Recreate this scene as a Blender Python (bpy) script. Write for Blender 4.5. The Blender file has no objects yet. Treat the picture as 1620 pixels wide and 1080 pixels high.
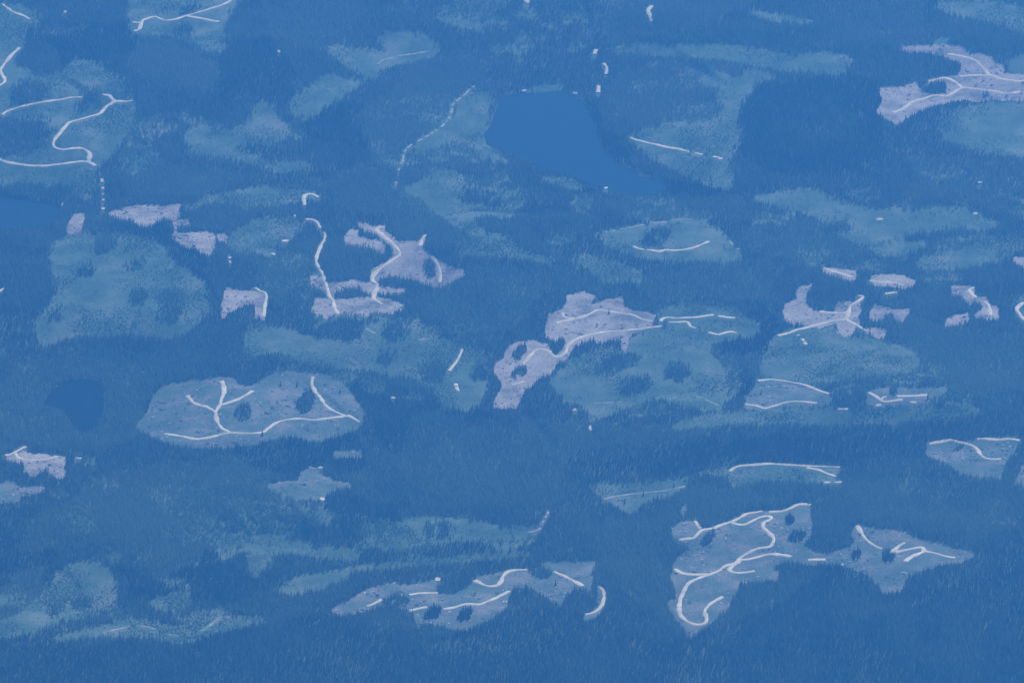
import bpy, math, random
import numpy as np
from mathutils import Vector

# ---------------------------------------------------------------- camera, light, air
W, H = 1620.0, 1080.0            # frame of the photograph, in its own pixels
ALT, DEP, FPX = 10000.0, math.radians(24.0), 12441.0
CAM = np.array([0.0, -ALT / math.tan(DEP), ALT])
scene = bpy.context.scene
cam_d = bpy.data.cameras.new('camera')
cam_d.sensor_width = 36.0
cam_d.lens = 36.0 * FPX / W
cam_d.clip_start = 10.0
cam_d.clip_end = 200000.0
cam = bpy.data.objects.new('camera', cam_d)
cam.location = CAM
cam.rotation_euler = (math.pi / 2 - DEP, 0, 0)
scene.collection.objects.link(cam)
scene.camera = cam

SUN_EL, SUN_AZ = math.radians(46), math.radians(26)     # azimuth from +Y (away from the camera) towards +X
world = bpy.data.worlds.new('World')
scene.world = world
world.use_nodes = True
nt = world.node_tree
sky = nt.nodes.new('ShaderNodeTexSky')
sky.sky_type = 'NISHITA'
sky.sun_disc = False
sky.sun_elevation = SUN_EL
sky.sun_rotation = SUN_AZ
nt.links.new(sky.outputs[0], nt.nodes['Background'].inputs[0])
nt.nodes['Background'].inputs[1].default_value = 0.12
sun_d = bpy.data.lights.new('sun', 'SUN')
sun_d.energy = 5.0
sun_d.angle = math.radians(0.5)
sun_d.color = (1.0, 0.96, 0.90)
sun = bpy.data.objects.new('sun', sun_d)
sd = Vector((math.sin(SUN_AZ) * math.cos(SUN_EL), math.cos(SUN_AZ) * math.cos(SUN_EL), math.sin(SUN_EL)))
sun.rotation_euler = sd.to_track_quat('Z', 'Y').to_euler()
sun.location = (0, 0, 5000)
scene.collection.objects.link(sun)
vs = scene.view_settings
vs.view_transform = 'Standard'
vs.look = 'None'
vs.exposure = 0.84
vs.gamma = 1.0
HAZE_DENSITY = 3.1e-5
HAZE_COLOR = (0.075, 0.378, 1.0)
scene.cycles.use_denoising = True
scene.cycles.max_bounces = 4
scene.cycles.volume_bounces = 0

rng = np.random.default_rng(11)
random.seed(11)

# ---------------------------------------------------------------- helpers
def tag(o, label=None, cat=None, group=None, kind=None):
    for k, v in (('label', label), ('category', cat), ('group', group), ('kind', kind)):
        if v:
            o[k] = v
    return o

def mesh_obj(name, verts, faces, mats, parent=None, attr=None, smooth=False, mat_idx=None):
    """faces: (n,3) or (n,4) int array"""
    verts = np.asarray(verts, dtype=np.float32)
    faces = np.asarray(faces, dtype=np.int32)
    me = bpy.data.meshes.new(name)
    n, k = faces.shape
    me.vertices.add(len(verts))
    me.vertices.foreach_set('co', verts.ravel())
    me.loops.add(n * k)
    me.loops.foreach_set('vertex_index', faces.ravel())
    me.polygons.add(n)
    me.polygons.foreach_set('loop_start', np.arange(0, n * k, k, dtype=np.int32))
    me.update(calc_edges=True)
    if attr is not None:
        a = me.attributes.new('tint', 'FLOAT', 'POINT')
        a.data.foreach_set('value', np.asarray(attr, dtype=np.float32))
    for m in (mats if isinstance(mats, (list, tuple)) else [mats]):
        me.materials.append(m)
    if mat_idx is not None:
        me.polygons.foreach_set('material_index', np.asarray(mat_idx, dtype=np.int32))
    if smooth:
        me.shade_smooth()
    else:
        me.shade_flat()
    o = bpy.data.objects.new(name, me)
    scene.collection.objects.link(o)
    if parent:
        o.parent = parent
    return o

class Noise:
    def __init__(self, seed, n=256):
        self.g = np.random.default_rng(seed).random((n, n))
        self.n = n
    def __call__(self, x, y):
        n = self.n
        xi, yi = np.floor(x).astype(int), np.floor(y).astype(int)
        fx, fy = x - xi, y - yi
        fx, fy = fx * fx * (3 - 2 * fx), fy * fy * (3 - 2 * fy)
        a, b = self.g[xi % n, yi % n], self.g[(xi + 1) % n, yi % n]
        c, d = self.g[xi % n, (yi + 1) % n], self.g[(xi + 1) % n, (yi + 1) % n]
        return (a * (1 - fx) + b * fx) * (1 - fy) + (c * (1 - fx) + d * fx) * fy - 0.5
N1, N2, N3, N4 = Noise(1), Noise(2), Noise(3), Noise(4)
def fbm(nz, x, y, octv=4):
    s, a = 0, 1.0
    for i in range(octv):
        s = s + a * nz(x * 2 ** i + 17.3 * i, y * 2 ** i + 9.1 * i)
        a *= 0.5
    return s
def smooth(a, b, x):
    t = np.clip((x - a) / (b - a), 0, 1)
    return t * t * (3 - 2 * t)

CD, SD = math.cos(DEP), math.sin(DEP)
def project(P):
    """world points -> photo pixels"""
    d = P - CAM
    zc = d[..., 1] * CD - d[..., 2] * SD
    yc = d[..., 1] * SD + d[..., 2] * CD
    return W / 2 + FPX * d[..., 0] / zc, H / 2 - FPX * yc / zc
def to_plane(px, py, z):
    u, v = (px - W / 2) / FPX, (H / 2 - py) / FPX
    dy, dz = CD + v * SD, -SD + v * CD
    t = (z - ALT) / dz
    return u * t, CAM[1] + dy * t

# ---------------------------------------------------------------- survey data: outlines of what lies on the ground
LAKES = [
 ('large blue lake in the valley below the wooded hills', [(789.6,151.5),(815.5,147.8),(849,148),(880,144),(906,148),(917,153),(926.7,168),(938,187),(945,209),(954,231),(965.5,246),(982,259),(1000.7,268),(1019,275.5),(1045,284),(1062,297),(1045,308),(1010,313),(976.7,312.6),(963.7,299),(945,298),(923,290),(900.7,281),(871,273.7),(843,264),(815.5,253),(791.5,240),(771,227),(765.5,212.6),(775,199.6),(782,181),(788,162.6)]),
 ('dark lake cut by the left picture edge', [(-60,296),(20,312),(60,318),(92,322),(97,335),(92,350),(80,358),(40,364),(0,366),(-60,366)]),
 ('small dark pond ringed by forest left of the branching-road clearing', [(66,642),(80,618),(105,602),(140,599),(162,607),(166,640),(163,662),(152,682),(130,690),(112,677),(100,657),(84,650)]),
]
# material 0 = fresh purple grey slash, 1 = paler and greening over
CLEARINGS = [
 (0,'long narrow purple clearcut right of the dark lake at the left edge',[[(170,336),(190,329),(216,324),(240,323),(260,326),(284,322),(287,325),(281,330),(286,336),(276,344),(258,342),(246,348),(236,356),(220,352),(206,346),(186,341)],[(273,348),(300,346),(303,354),(284,354),(280,364),(276,364)]]),
 (0,'small purple clearcut with a ragged lower edge under the long narrow one',[[(271,370),(288,367),(324,366),(340,370),(341,388),(331,401),(322,396),(308,392),(290,386),(278,378)],[(342,369),(350,368),(360,372),(362,378),(344,379)]]),
 (0,'tiny purple clearcut between dark lake and large light green regrowth',[[(116,340),(130,337),(136,341),(132,354),(130,362),(118,366),(108,368),(107,356)]]),
 (0,'square purple clearcut with a road down its right side',[[(356,455),(372,457),(404,460),(421,464),(422,472),(420,501),(414,501),(404,497),(403,476),(386,477),(374,484),(362,489),(354,500),(349,496),(352,472)]]),
 (0,'star-shaped purple clearcut with a bent yellow road on its left side',[[(600,366),(612,366),(632,382),(660,380),(668,373),(674,372),(671,384),(668,392),(676,400),(686,406),(714,420),(737,429),(722,438),(697,450),(683,448),(666,442),(652,437),(630,434),(612,432),(600,438),(590,437),(586,428),(604,417),(620,407),(626,400),(616,386)],[(564,351),(590,357),(609,357),(608,363),(606,370),(590,364),(578,362),(572,357)],[(552,364),(566,363),(564,374),(588,378),(604,381),(610,390),(608,397),(600,396),(584,388),(560,384),(544,381),(544,372)]]),
 (0,'thin purple clearcut strip with tree gaps above the lens-shaped one',[[(490,435),(508,440),(516,446),(540,445),(564,442),(588,448),(604,454),(640,456),(640,460),(616,460),(598,459),(597,468),(588,470),(586,460),(564,450),(544,452),(534,458),(526,470),(520,470),(516,458),(492,447)]]),
 (0,'lens-shaped purple clearcut crossed by two short road ends',[[(496,471),(516,471),(544,473),(568,470),(604,471),(624,475),(640,482),(638,487),(614,490),(590,492),(582,495),(540,492),(520,498),(500,494),(492,487),(498,480)]]),
 (1,'large pale clearcut with a branching white road and two tree clumps',[[(224,664),(234,647),(242,628),(256.7,611),(272,605.5),(297.8,602),(331,597.8),(361,595),(372,599),(381,609),(391,612),(404,608),(414,600),(436,589),(462,585.6),(472,590),(496,590),(520,594),(540,606),(554,618),(562,632),(574,644),(578,652),(570,670),(560,678),(540,682),(524,688),(508,695),(484,692),(472,687),(448,686),(424,692),(404,698),(364,701),(324,703),(300,703),(270,697),(240,688),(216,674)]]),
 (0,'purple clearcut with two roads above the S-bend, right of the dark forest',[[(862,524),(863.7,512),(869.6,496),(890.4,488.5),(896,479.6),(897,466),(915.6,463),(926,461),(943.7,468.5),(936,472),(930,479),(943.7,479),(964,472),(986,469),(987,484),(1000,491),(1020,492),(1036,498),(1032,510),(1008,520),(998,527),(990,550),(984,549),(982,536),(972,533),(945,538),(935,533),(921,537),(908,545),(898,560),(886,567),(876,564),(890,552),(895,540),(892,528),(880,535),(870,530)]]),
 (0,'steep purple clearcut holding the lower end of the S-bend road',[[(806,544),(826,540),(840,538),(855,541),(868,545),(874,556),(878,563),(886,567),(872.6,583),(869.6,590.7),(855,592),(847,601),(832,610),(824,626),(819,642),(800,640),(780,638),(788,620),(794,608),(788,592),(780,586),(784,574),(796,566),(798,555)]]),
 (0,'purple clearcut around the white three-way road fork',[[(1261,454),(1272,451),(1284,449),(1279,456),(1274,478),(1288,492),(1308,494),(1336,496),(1334,506),(1320,507),(1296,512),(1272,508),(1244,506),(1238,492),(1242,482),(1260,472)],[(1322,478),(1342,477),(1362,478),(1364,490),(1358,496),(1346,498),(1336,494),(1320,490)],[(1340,503),(1360,500),(1360,510),(1352,508)],[(1322,510),(1336,507),(1356,516),(1350,524),(1334,526),(1324,520)],[(1372,520),(1390,519),(1405,522),(1400,530),(1384,528)]]),
 (0,'notched purple clearcut just right of the three-way road fork',[[(1382,480),(1400,486),(1416,489),(1439,489),(1436,496),(1426,506),(1414,502),(1412,494),(1396,498),(1394,502),(1376,503),(1378,492)]]),
 (0,'narrow purple clearcut with a white road, left one of the pair above the fork',[[(1303,423),(1322,424),(1356,430),(1356,434),(1348,440),(1332,436),(1316,431)]]),
 (0,'oval purple clearcut with a road along its lower edge above the fork',[[(1378,436),(1402,433),(1432,436),(1450,444),(1444,450),(1432,453),(1420,449),(1382,446)]]),
 (0,'C-shaped purple clearcut near the right edge with a curved road',[[(1504,452),(1540,453),(1538,462),(1546,470),(1562,470),(1566,480),(1580,485),(1579,500),(1562,501),(1540,498),(1552,490),(1556,478),(1544,473),(1530,478),(1524,470),(1522,464),(1506,462)],[(1512,496),(1534,496),(1534,503),(1516,509),(1496,514),(1498,504)]]),
 (0,'sliver of purple clearcut at the right edge above the C-shaped one',[[(1600,408),(1608,405),(1625,410),(1630,424),(1614,416)]]),
 (1,'grey green clearcut between two white roads left of a dark tree block',[[(1196,606),(1218,603),(1248,607),(1280,614),(1312,624),(1316,632),(1300,638),(1276,633),(1258,632),(1241,635),(1222,641),(1209,645),(1196,641),(1178,640),(1180,630),(1190,618)]]),
 (1,'thin grey green clearcut strip right of the dark tree block',[[(1374,616),(1408,612),(1426,613),(1462,614),(1496,611),(1498,616),(1470,628),(1468,633),(1436,634),(1396,637),(1374,640),(1372,632)]]),
 (0,'small notched purple clearcut near the left edge with a hooked road',[[(9,721),(26,718),(36,713),(48,717),(76,718),(84,722),(104,722),(100,734),(104,748),(96,751),(78,744),(74,734),(62,744),(52,749),(38,740),(38,732),(26,724),(12,725)]]),
 (1,'dull mauve clearcut cut by the left edge under the hooked road',[[(-30,768),(0,766),(12,760),(22,762),(28,770),(68,768),(72,772),(34,780),(32,788),(0,791),(-30,790)]]),
 (1,'pale arrow-shaped clearcut with bright landings above and below it',[[(424,766),(452,760),(472,760),(476,748),(488,741),(502,742),(510,752),(540,762),(558,765),(524,772),(514,780),(504,788),(490,784),(480,788),(460,782),(432,773)],[(526,714),(572,713),(574,719),(550,718),(530,722)]]),
 (1,'long grey clearcut at the bottom with several tree clumps and short roads',[[(524,964),(548,952),(564,940),(580,930),(604,924),(624,921),(648,925),(668,921),(690,917),(693,940),(714,940),(734,933),(750,917),(756,911),(788,905),(820,899),(834,901),(834,907),(852,914),(864,915),(876,906),(868,897),(854,894),(864,889),(882,888),(912,888),(943,887),(937,900),(939,914),(936,926),(926,934),(905,932),(898,938),(892,946),(886,955),(874,946),(856,934),(832,923),(812,925),(806,938),(802,956),(784,970),(760,982),(740,990),(724,993),(708,990),(700,983),(682,983),(664,986),(656,976),(650,964),(640,958),(604,952),(584,960),(564,964),(540,969)],[(944,922),(956,930),(960,945),(953,962),(938,973),(924,975),(926,968),(939,961),(946,948),(945,934)]]),
 (1,'largest grey green clearcut at lower right with looping white roads',[[(1063,836),(1080,823),(1096,824),(1106,833),(1118,836),(1142,830),(1180,811),(1212,807),(1238,807),(1262,797),(1283,798),(1282,814),(1286,826),(1282,846),(1270,853),(1277,867),(1293,875),(1307,875),(1307,887),(1280,888),(1253,885),(1213,891),(1233,905),(1233,913),(1207,915),(1173,917),(1160,940),(1152,960),(1123,981),(1098,1002),(1090,1002),(1078,986),(1068,974),(1054,951),(1068,946),(1070,935),(1060,914),(1066,900),(1064,892),(1072,880),(1092,868),(1098,862),(1085,857),(1072,857),(1064,848)],[(1076,811),(1078,802),(1086,796),(1088,800),(1082,811)]]),
 (1,'winged grey clearcut with a forked road at the far lower right',[[(1309,876),(1347,863),(1353,850),(1347,843),(1356,826),(1387,835),(1427,838),(1447,848),(1477,858),(1503,866),(1543,873),(1523,883),(1483,890),(1447,901),(1433,911),(1427,930),(1397,936),(1387,918),(1367,901),(1327,888),(1309,886)]]),
 (1,'tongue-shaped grey clearcut with a curved road at the right edge',[[(1464,714),(1470,701),(1492,698),(1506,695),(1520,699),(1536,695),(1576,691),(1604,689),(1614,694),(1608,712),(1596,720),(1588,736),(1584,752),(1576,756),(1566,746),(1558,754),(1556,750),(1522,744),(1504,733),(1488,724)],[(1614,736),(1650,732),(1650,764),(1606,762),(1612,748)]]),
 (0,'purple grey clearcut with crossing white roads at the upper right',[[(1424,73),(1456,73),(1492,70),(1516,70),(1530,78),(1536,85),(1556,85),(1570,93),(1576,100),(1588,102),(1586,116),(1614,118),(1650,120),(1650,150),(1608,153),(1566,152),(1546,156),(1526,152),(1506,156),(1466,166),(1444,176),(1420,192),(1406,186),(1388,174),(1398,154),(1392,138),(1420,138),(1448,130),(1456,140),(1468,148),(1498,148),(1498,130),(1492,124),(1470,131),(1468,127),(1516,119),(1524,98),(1512,92),(1498,85),(1476,79),(1436,77)]]),
]
REGROWTH = [
 [(203,-40),(300,-40),(390,-40),(376,0),(366,16),(358,38),(360,70),(352,84),(330,78),(300,64),(270,53),(245,50),(222,54),(207,46),(200,30)],
 [(-60,3),(20,4),(47,10),(52,20),(70,30),(46,34),(40,60),(36,75),(20,90),(30,105),(50,112),(62,120),(75,118),(100,108),(120,92),(140,94),(163,102),(172,113),(196,120),(205,140),(210,155),(218,175),(218,190),(190,220),(184,240),(155,255),(165,290),(140,300),(110,285),(70,292),(30,280),(0,295),(-60,290)],
 [(290,205),(320,195),(345,205),(380,200),(395,190),(400,165),(418,158),(432,165),(440,185),(460,195),(455,215),(430,225),(400,245),(420,255),(480,255),(500,262),(470,270),(420,262),(350,245),(300,240),(290,225)],
 [(458,165),(465,150),(490,135),(495,125),(515,118),(525,115),(540,122),(575,125),(575,130),(545,150),(520,160),(500,180),(485,190),(465,180)],
 [(513,75),(525,68),(545,72),(560,78),(585,74),(600,80),(615,88),(600,60),(605,45),(630,50),(655,47),(680,60),(700,70),(690,85),(650,95),(610,105),(600,120),(585,125),(560,110),(530,90)],
 [(690,20),(705,25),(740,30),(765,38),(770,50),(750,45),(720,38),(700,30)],[(812,15),(835,8),(845,20),(858,30),(820,25)],[(815,66),(822,80),(828,98),(820,94),(812,80)],
 [(838,140),(850,136),(880,133),(900,138),(880,142),(850,144)],
 [(735,150),(760,142),(785,147),(776,165),(772,185),(766,205),(768,225),(790,242),(812,255),(790,257),(765,247),(745,228),(735,217),(700,227),(675,237),(650,242),(655,227),(680,212),(700,206),(715,192),(725,170)],
 [(850,277),(880,280),(905,285),(925,295),(905,298),(880,290)],
 [(640,295),(665,285),(690,270),(715,268),(735,280),(745,305),(725,318),(760,325),(800,315),(815,330),(825,340),(790,345),(770,340),(735,345),(760,355),(775,365),(750,370),(720,355),(690,335),(665,310),(645,305)],
 [(722,385),(735,375),(770,367),(790,367),(805,378),(825,395),(845,403),(870,407),(882,412),(862,416),(835,405),(800,402),(750,400),(725,393)],
 [(944,372),(972,365),(1024,354),(1072,347),(1098,347),(1120,352),(1140,365),(1155,380),(1168,397),(1178,405),(1160,410),(1110,410),(1060,410),(1010,405),(985,395),(960,385)],
 [(900,405),(930,400),(960,405),(1000,420),(1022,435),(1010,445),(985,440),(960,445),(940,430)],
 [(995,215),(1020,205),(1060,195),(1080,200),(1110,185),(1135,190),(1150,165),(1130,155),(1150,130),(1185,110),(1215,112),(1230,118),(1200,125),(1190,145),(1175,160),(1165,190),(1175,210),(1165,235),(1150,255),(1165,285),(1150,300),(1120,290),(1085,275),(1055,260),(1025,245)],
 [(970,70),(1040,68),(1100,67),(1140,70),(1200,75),(1260,88),(1310,82),(1355,90),(1340,108),(1325,118),(1300,113),(1250,108),(1200,100),(1140,90),(1080,88),(1020,82),(975,80)],
 [(1180,15),(1210,18),(1270,28),(1295,35),(1250,34),(1200,27)],
 [(1470,8),(1500,0),(1560,0),(1620,10),(1660,20),(1660,50),(1600,45),(1560,30),(1510,22)],
 [(1470,64),(1486,54),(1508,60),(1512,70),(1490,70)],
 [(1590,90),(1660,80),(1660,122),(1600,118)],
 [(1185,310),(1215,305),(1240,300),(1290,295),(1310,310),(1350,325),(1400,328),(1440,340),(1480,322),(1520,325),(1570,345),(1590,355),(1560,360),(1500,358),(1450,365),(1400,380),(1360,385),(1330,370),(1300,355),(1280,335),(1220,320)],
 [(1380,390),(1420,384),(1465,380),(1470,385),(1450,395),(1410,405),(1390,402)],
 [(1445,412),(1490,396),(1560,392),(1580,400),(1560,415),(1500,425),(1455,424)],
 [(1500,175),(1560,160),(1660,158),(1660,250),(1560,240),(1510,225),(1480,200)],
 [(80,385),(108,370),(130,364),(150,372),(180,365),(210,370),(240,378),(265,395),(280,420),(300,430),(325,445),(333,465),(330,490),(318,505),(300,522),(270,530),(230,526),(190,522),(170,530),(120,527),(80,540),(55,542),(55,515),(70,490),(85,470),(90,440),(75,420)],
 [(375,540),(400,520),(440,515),(480,530),(540,540),(580,535),(570,515),(610,507),(650,510),(700,515),(690,530),(725,543),(770,555),(772,580),(768,600),(770,625),(755,645),(740,650),(700,640),(690,615),(650,590),(620,600),(590,580),(540,580),(480,565),(440,555),(400,560)],
 [(287,330),(310,315),(345,305),(380,300),(420,293),(460,300),(500,300),(505,308),(480,315),(450,320),(430,325),(400,322),(385,335),(370,320),(350,315),(300,330)],
 [(360,370),(385,355),(420,340),(465,343),(485,350),(475,365),(450,385),(430,405),(400,395),(380,400),(360,390)],
 [(920,560),(960,545),(1000,530),(1050,520),(1100,510),(1160,500),(1200,505),(1210,520),(1190,530),(1150,535),(1130,540),(1120,550),(1130,565),(1145,580),(1152,600),(1148,645),(1130,648),(1080,638),(1050,625),(1000,640),(960,655),(930,665),(930,640),(880,620),(870,600),(890,575)],
 [(1036,490),(1080,482),(1120,482),(1160,490),(1180,502),(1170,530),(1100,520),(1040,512)],
 [(1225,530),(1270,512),(1320,515),(1340,530),(1400,535),(1450,560),(1455,580),(1420,592),(1350,595),(1300,605),(1250,598),(1200,598),(1205,570),(1215,545)],
 [(1160,650),(1210,648),(1300,645),(1350,650),(1420,640),(1500,640),(1560,640),(1540,653),(1450,662),(1380,668),(1300,668),(1200,665),(1100,672),(1060,678),(1070,665),(1120,655)],
 [(938,763),(972,765),(1000,766),(1040,762),(1084,754),(1096,750),(1086,768),(1060,780),(1020,788),(1010,803),(1000,812),(985,806),(975,795),(960,790),(940,775)],
 [(1090,752),(1120,742),(1160,737),(1220,733),(1300,735),(1330,736),(1330,764),(1280,760),(1220,756),(1160,766),(1150,758),(1156,747),(1120,746)],
 [(382,858),(410,850),(440,848),(490,858),(540,865),(570,875),(565,885),(520,880),(480,875),(430,870),(430,890),(410,910),(395,905),(390,880)],
 [(440,935),(455,915),(500,905),(540,900),(560,903),(550,915),(500,930),(450,940)],
 [(90,900),(110,890),(140,885),(160,887),(180,900),(185,920),(190,940),(175,955),(165,965),(150,972),(130,978),(100,975),(85,985),(60,990),(20,1005),(-40,1015),(-40,985),(30,975),(50,955),(70,935),(85,915)],
 [(230,950),(260,938),(300,932),(308,940),(305,955),(280,960),(250,962)],
 [(60,1015),(110,1000),(165,988),(190,980),(215,975),(240,977),(260,988),(300,985),(290,975),(320,962),(340,960),(360,965),(370,975),(420,970),(430,980),(380,990),(340,1000),(300,1010),(280,1018),(250,1010),(220,1003),(150,1003)],
 [(618,828),(650,818),(690,814),(720,818),(732,825),(760,825),(785,828),(800,838),(850,838),(855,836),(840,845),(800,848),(760,850),(700,855),(650,862),(600,870),(605,850)],
 [(540,897),(620,887),(700,879),(780,874),(835,871),(850,875),(800,879),(700,886),(620,893),(560,903)],
 [(-40,935),(0,935),(18,950),(0,962),(-40,962)],
 [(1608,466),(1660,460),(1660,520),(1620,505),(1610,480)],
 [(120,722),(150,726),(154,735),(125,733)],
 [(500,800),(520,805),(528,825),(505,830)],
]
MIDAGE = [
 [(970,105),(1160,98),(1140,150),(1130,175),(1080,192),(1000,205),(960,150)],[(640,135),(735,125),(725,160),(700,200),(640,235),(565,205),(590,160)],[(800,655),(960,665),(1150,685),(1090,705),(900,705),(800,690)],
 [(40,905),(90,895),(85,960),(40,985),(-60,1000),(-60,960)],[(1230,480),(1236,520),(1210,500)],[(1180,395),(1300,375),(1440,410),(1300,412)],
 [(420,300),(560,260),(640,290),(560,300)],[(210,255),(400,262),(380,295),(230,300)],
 [(190,745),(220,735),(260,728),(320,725),(360,735),(372,750),(420,755),(430,780),(470,795),(500,800),(530,810),(528,830),(500,840),(460,825),(400,815),(340,800),(310,805),(312,830),(345,840),(335,870),(310,880),(300,900),(260,910),(230,925),(220,900),(205,880),(180,870),(150,860),(110,850),(80,870),(50,860),(40,830),(60,800),(100,780),(130,765)],
 [(500,300),(560,290),(620,300),(690,340),(730,360),(700,390),(650,370),(600,345),(540,330),(510,320)],
 [(420,410),(460,395),(500,405),(495,425),(470,470),(440,500),(425,470)],
 [(850,660),(900,650),(960,660),(950,680),(900,690),(860,680)],
 [(960,0),(1100,-40),(1250,-40),(1180,20),(1120,50),(980,60)],
 [(640,110),(720,90),(790,110),(760,140),(700,160),(650,150)],
 [(1170,560),(1230,555),(1250,575),(1200,600)],
 [(1380,450),(1500,520),(1620,540),(1660,620),(1500,630),(1440,560)],
 [(1050,760),(1150,775),(1260,775),(1250,790),(1150,810),(1100,820)],
 [(650,330),(740,370),(720,385),(680,370)],
 [(200,60),(330,90),(360,120),(300,170),(230,140),(190,95)],
 [(560,20),(640,10),(690,30),(650,45),(600,42)],
]
# wide tracts where patches of regrowth and scrub are scattered through the wood: (coverage, outline)
MOTTLED = [
 (.06,[(560,170),(760,130),(790,150),(770,240),(820,262),(840,340),(640,335),(600,250)]),
 (-.02,[(960,95),(1180,100),(1160,205),(1000,215)]),
 (-.04,[(1180,300),(1640,240),(1640,440),(1400,440),(1200,400)]),
 (.02,[(60,770),(330,735),(540,800),(440,850),(300,900),(60,870)]),
 (.0,[(1040,535),(1180,545),(1170,645),(900,690),(860,640)]),
 (.0,[(1200,600),(1640,560),(1640,650),(1200,672)]),
 (.02,[(360,500),(780,490),(775,640),(600,620),(400,590)]),
 (-.06,[(180,180),(500,150),(520,270),(200,300)]),
 (-.08,[(680,-40),(1000,-40),(960,80),(700,100)]),
 (-.05,[(420,400),(520,400),(480,500),(420,480)]),
 (-.08,[(860,300),(1160,320),(1180,350),(940,360),(860,400)]),
 (-.02,[(0,260),(160,265),(150,310),(110,330),(100,300),(0,300)]),
 (.0,[(20,900),(200,890),(420,960),(330,1000),(100,1010),(0,1000)]),
 (-.06,[(560,810),(860,820),(860,860),(560,900)]),
]
# clumps of standing trees left inside open ground: (name for its label or None, outline)
# stands of another tone and painted shade of folds and shore: (tint shift, outline)
STANDS_AND_SHADE = [
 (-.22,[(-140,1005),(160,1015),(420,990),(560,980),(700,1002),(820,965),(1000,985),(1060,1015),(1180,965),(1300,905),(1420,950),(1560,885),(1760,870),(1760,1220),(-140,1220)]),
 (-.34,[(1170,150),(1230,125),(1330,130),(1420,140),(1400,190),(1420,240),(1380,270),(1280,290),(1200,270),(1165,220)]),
 (-.36,[(915,150),(940,160),(970,215),(1010,255),(1080,285),(1150,300),(1100,315),(1040,295),(985,268),(950,240)]),  # lakeshore shadow painted into the needle tint
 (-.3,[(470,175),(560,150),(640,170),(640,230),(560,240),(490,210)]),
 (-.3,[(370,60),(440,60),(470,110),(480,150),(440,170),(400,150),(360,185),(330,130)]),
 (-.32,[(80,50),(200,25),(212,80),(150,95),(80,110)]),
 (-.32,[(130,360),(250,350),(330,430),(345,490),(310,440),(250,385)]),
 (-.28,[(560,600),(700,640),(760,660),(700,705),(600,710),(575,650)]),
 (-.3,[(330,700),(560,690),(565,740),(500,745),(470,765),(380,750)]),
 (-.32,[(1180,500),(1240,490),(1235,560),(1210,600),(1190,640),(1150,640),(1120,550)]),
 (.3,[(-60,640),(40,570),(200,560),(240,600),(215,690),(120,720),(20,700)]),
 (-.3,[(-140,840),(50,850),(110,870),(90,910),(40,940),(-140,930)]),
 (-.3,[(200,900),(330,880),(380,900),(440,930),(360,960),(220,945),(190,970),(180,900)]),  # shade of the hill folds put into the tint
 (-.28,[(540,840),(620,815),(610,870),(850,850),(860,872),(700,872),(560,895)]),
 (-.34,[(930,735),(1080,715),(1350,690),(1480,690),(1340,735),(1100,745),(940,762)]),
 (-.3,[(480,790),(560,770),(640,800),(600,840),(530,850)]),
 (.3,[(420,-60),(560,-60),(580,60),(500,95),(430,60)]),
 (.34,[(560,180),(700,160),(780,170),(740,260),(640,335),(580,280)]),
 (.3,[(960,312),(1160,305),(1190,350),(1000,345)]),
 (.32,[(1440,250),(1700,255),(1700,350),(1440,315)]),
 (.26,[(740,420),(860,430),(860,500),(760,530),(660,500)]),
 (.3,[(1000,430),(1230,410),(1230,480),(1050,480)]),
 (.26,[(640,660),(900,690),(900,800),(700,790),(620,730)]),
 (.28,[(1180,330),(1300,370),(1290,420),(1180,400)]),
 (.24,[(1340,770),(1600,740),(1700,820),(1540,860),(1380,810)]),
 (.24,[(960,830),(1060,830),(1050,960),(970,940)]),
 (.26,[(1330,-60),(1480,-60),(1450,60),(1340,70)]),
 (.26,[(180,250),(420,270),(400,300),(200,310)]),
]
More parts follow.
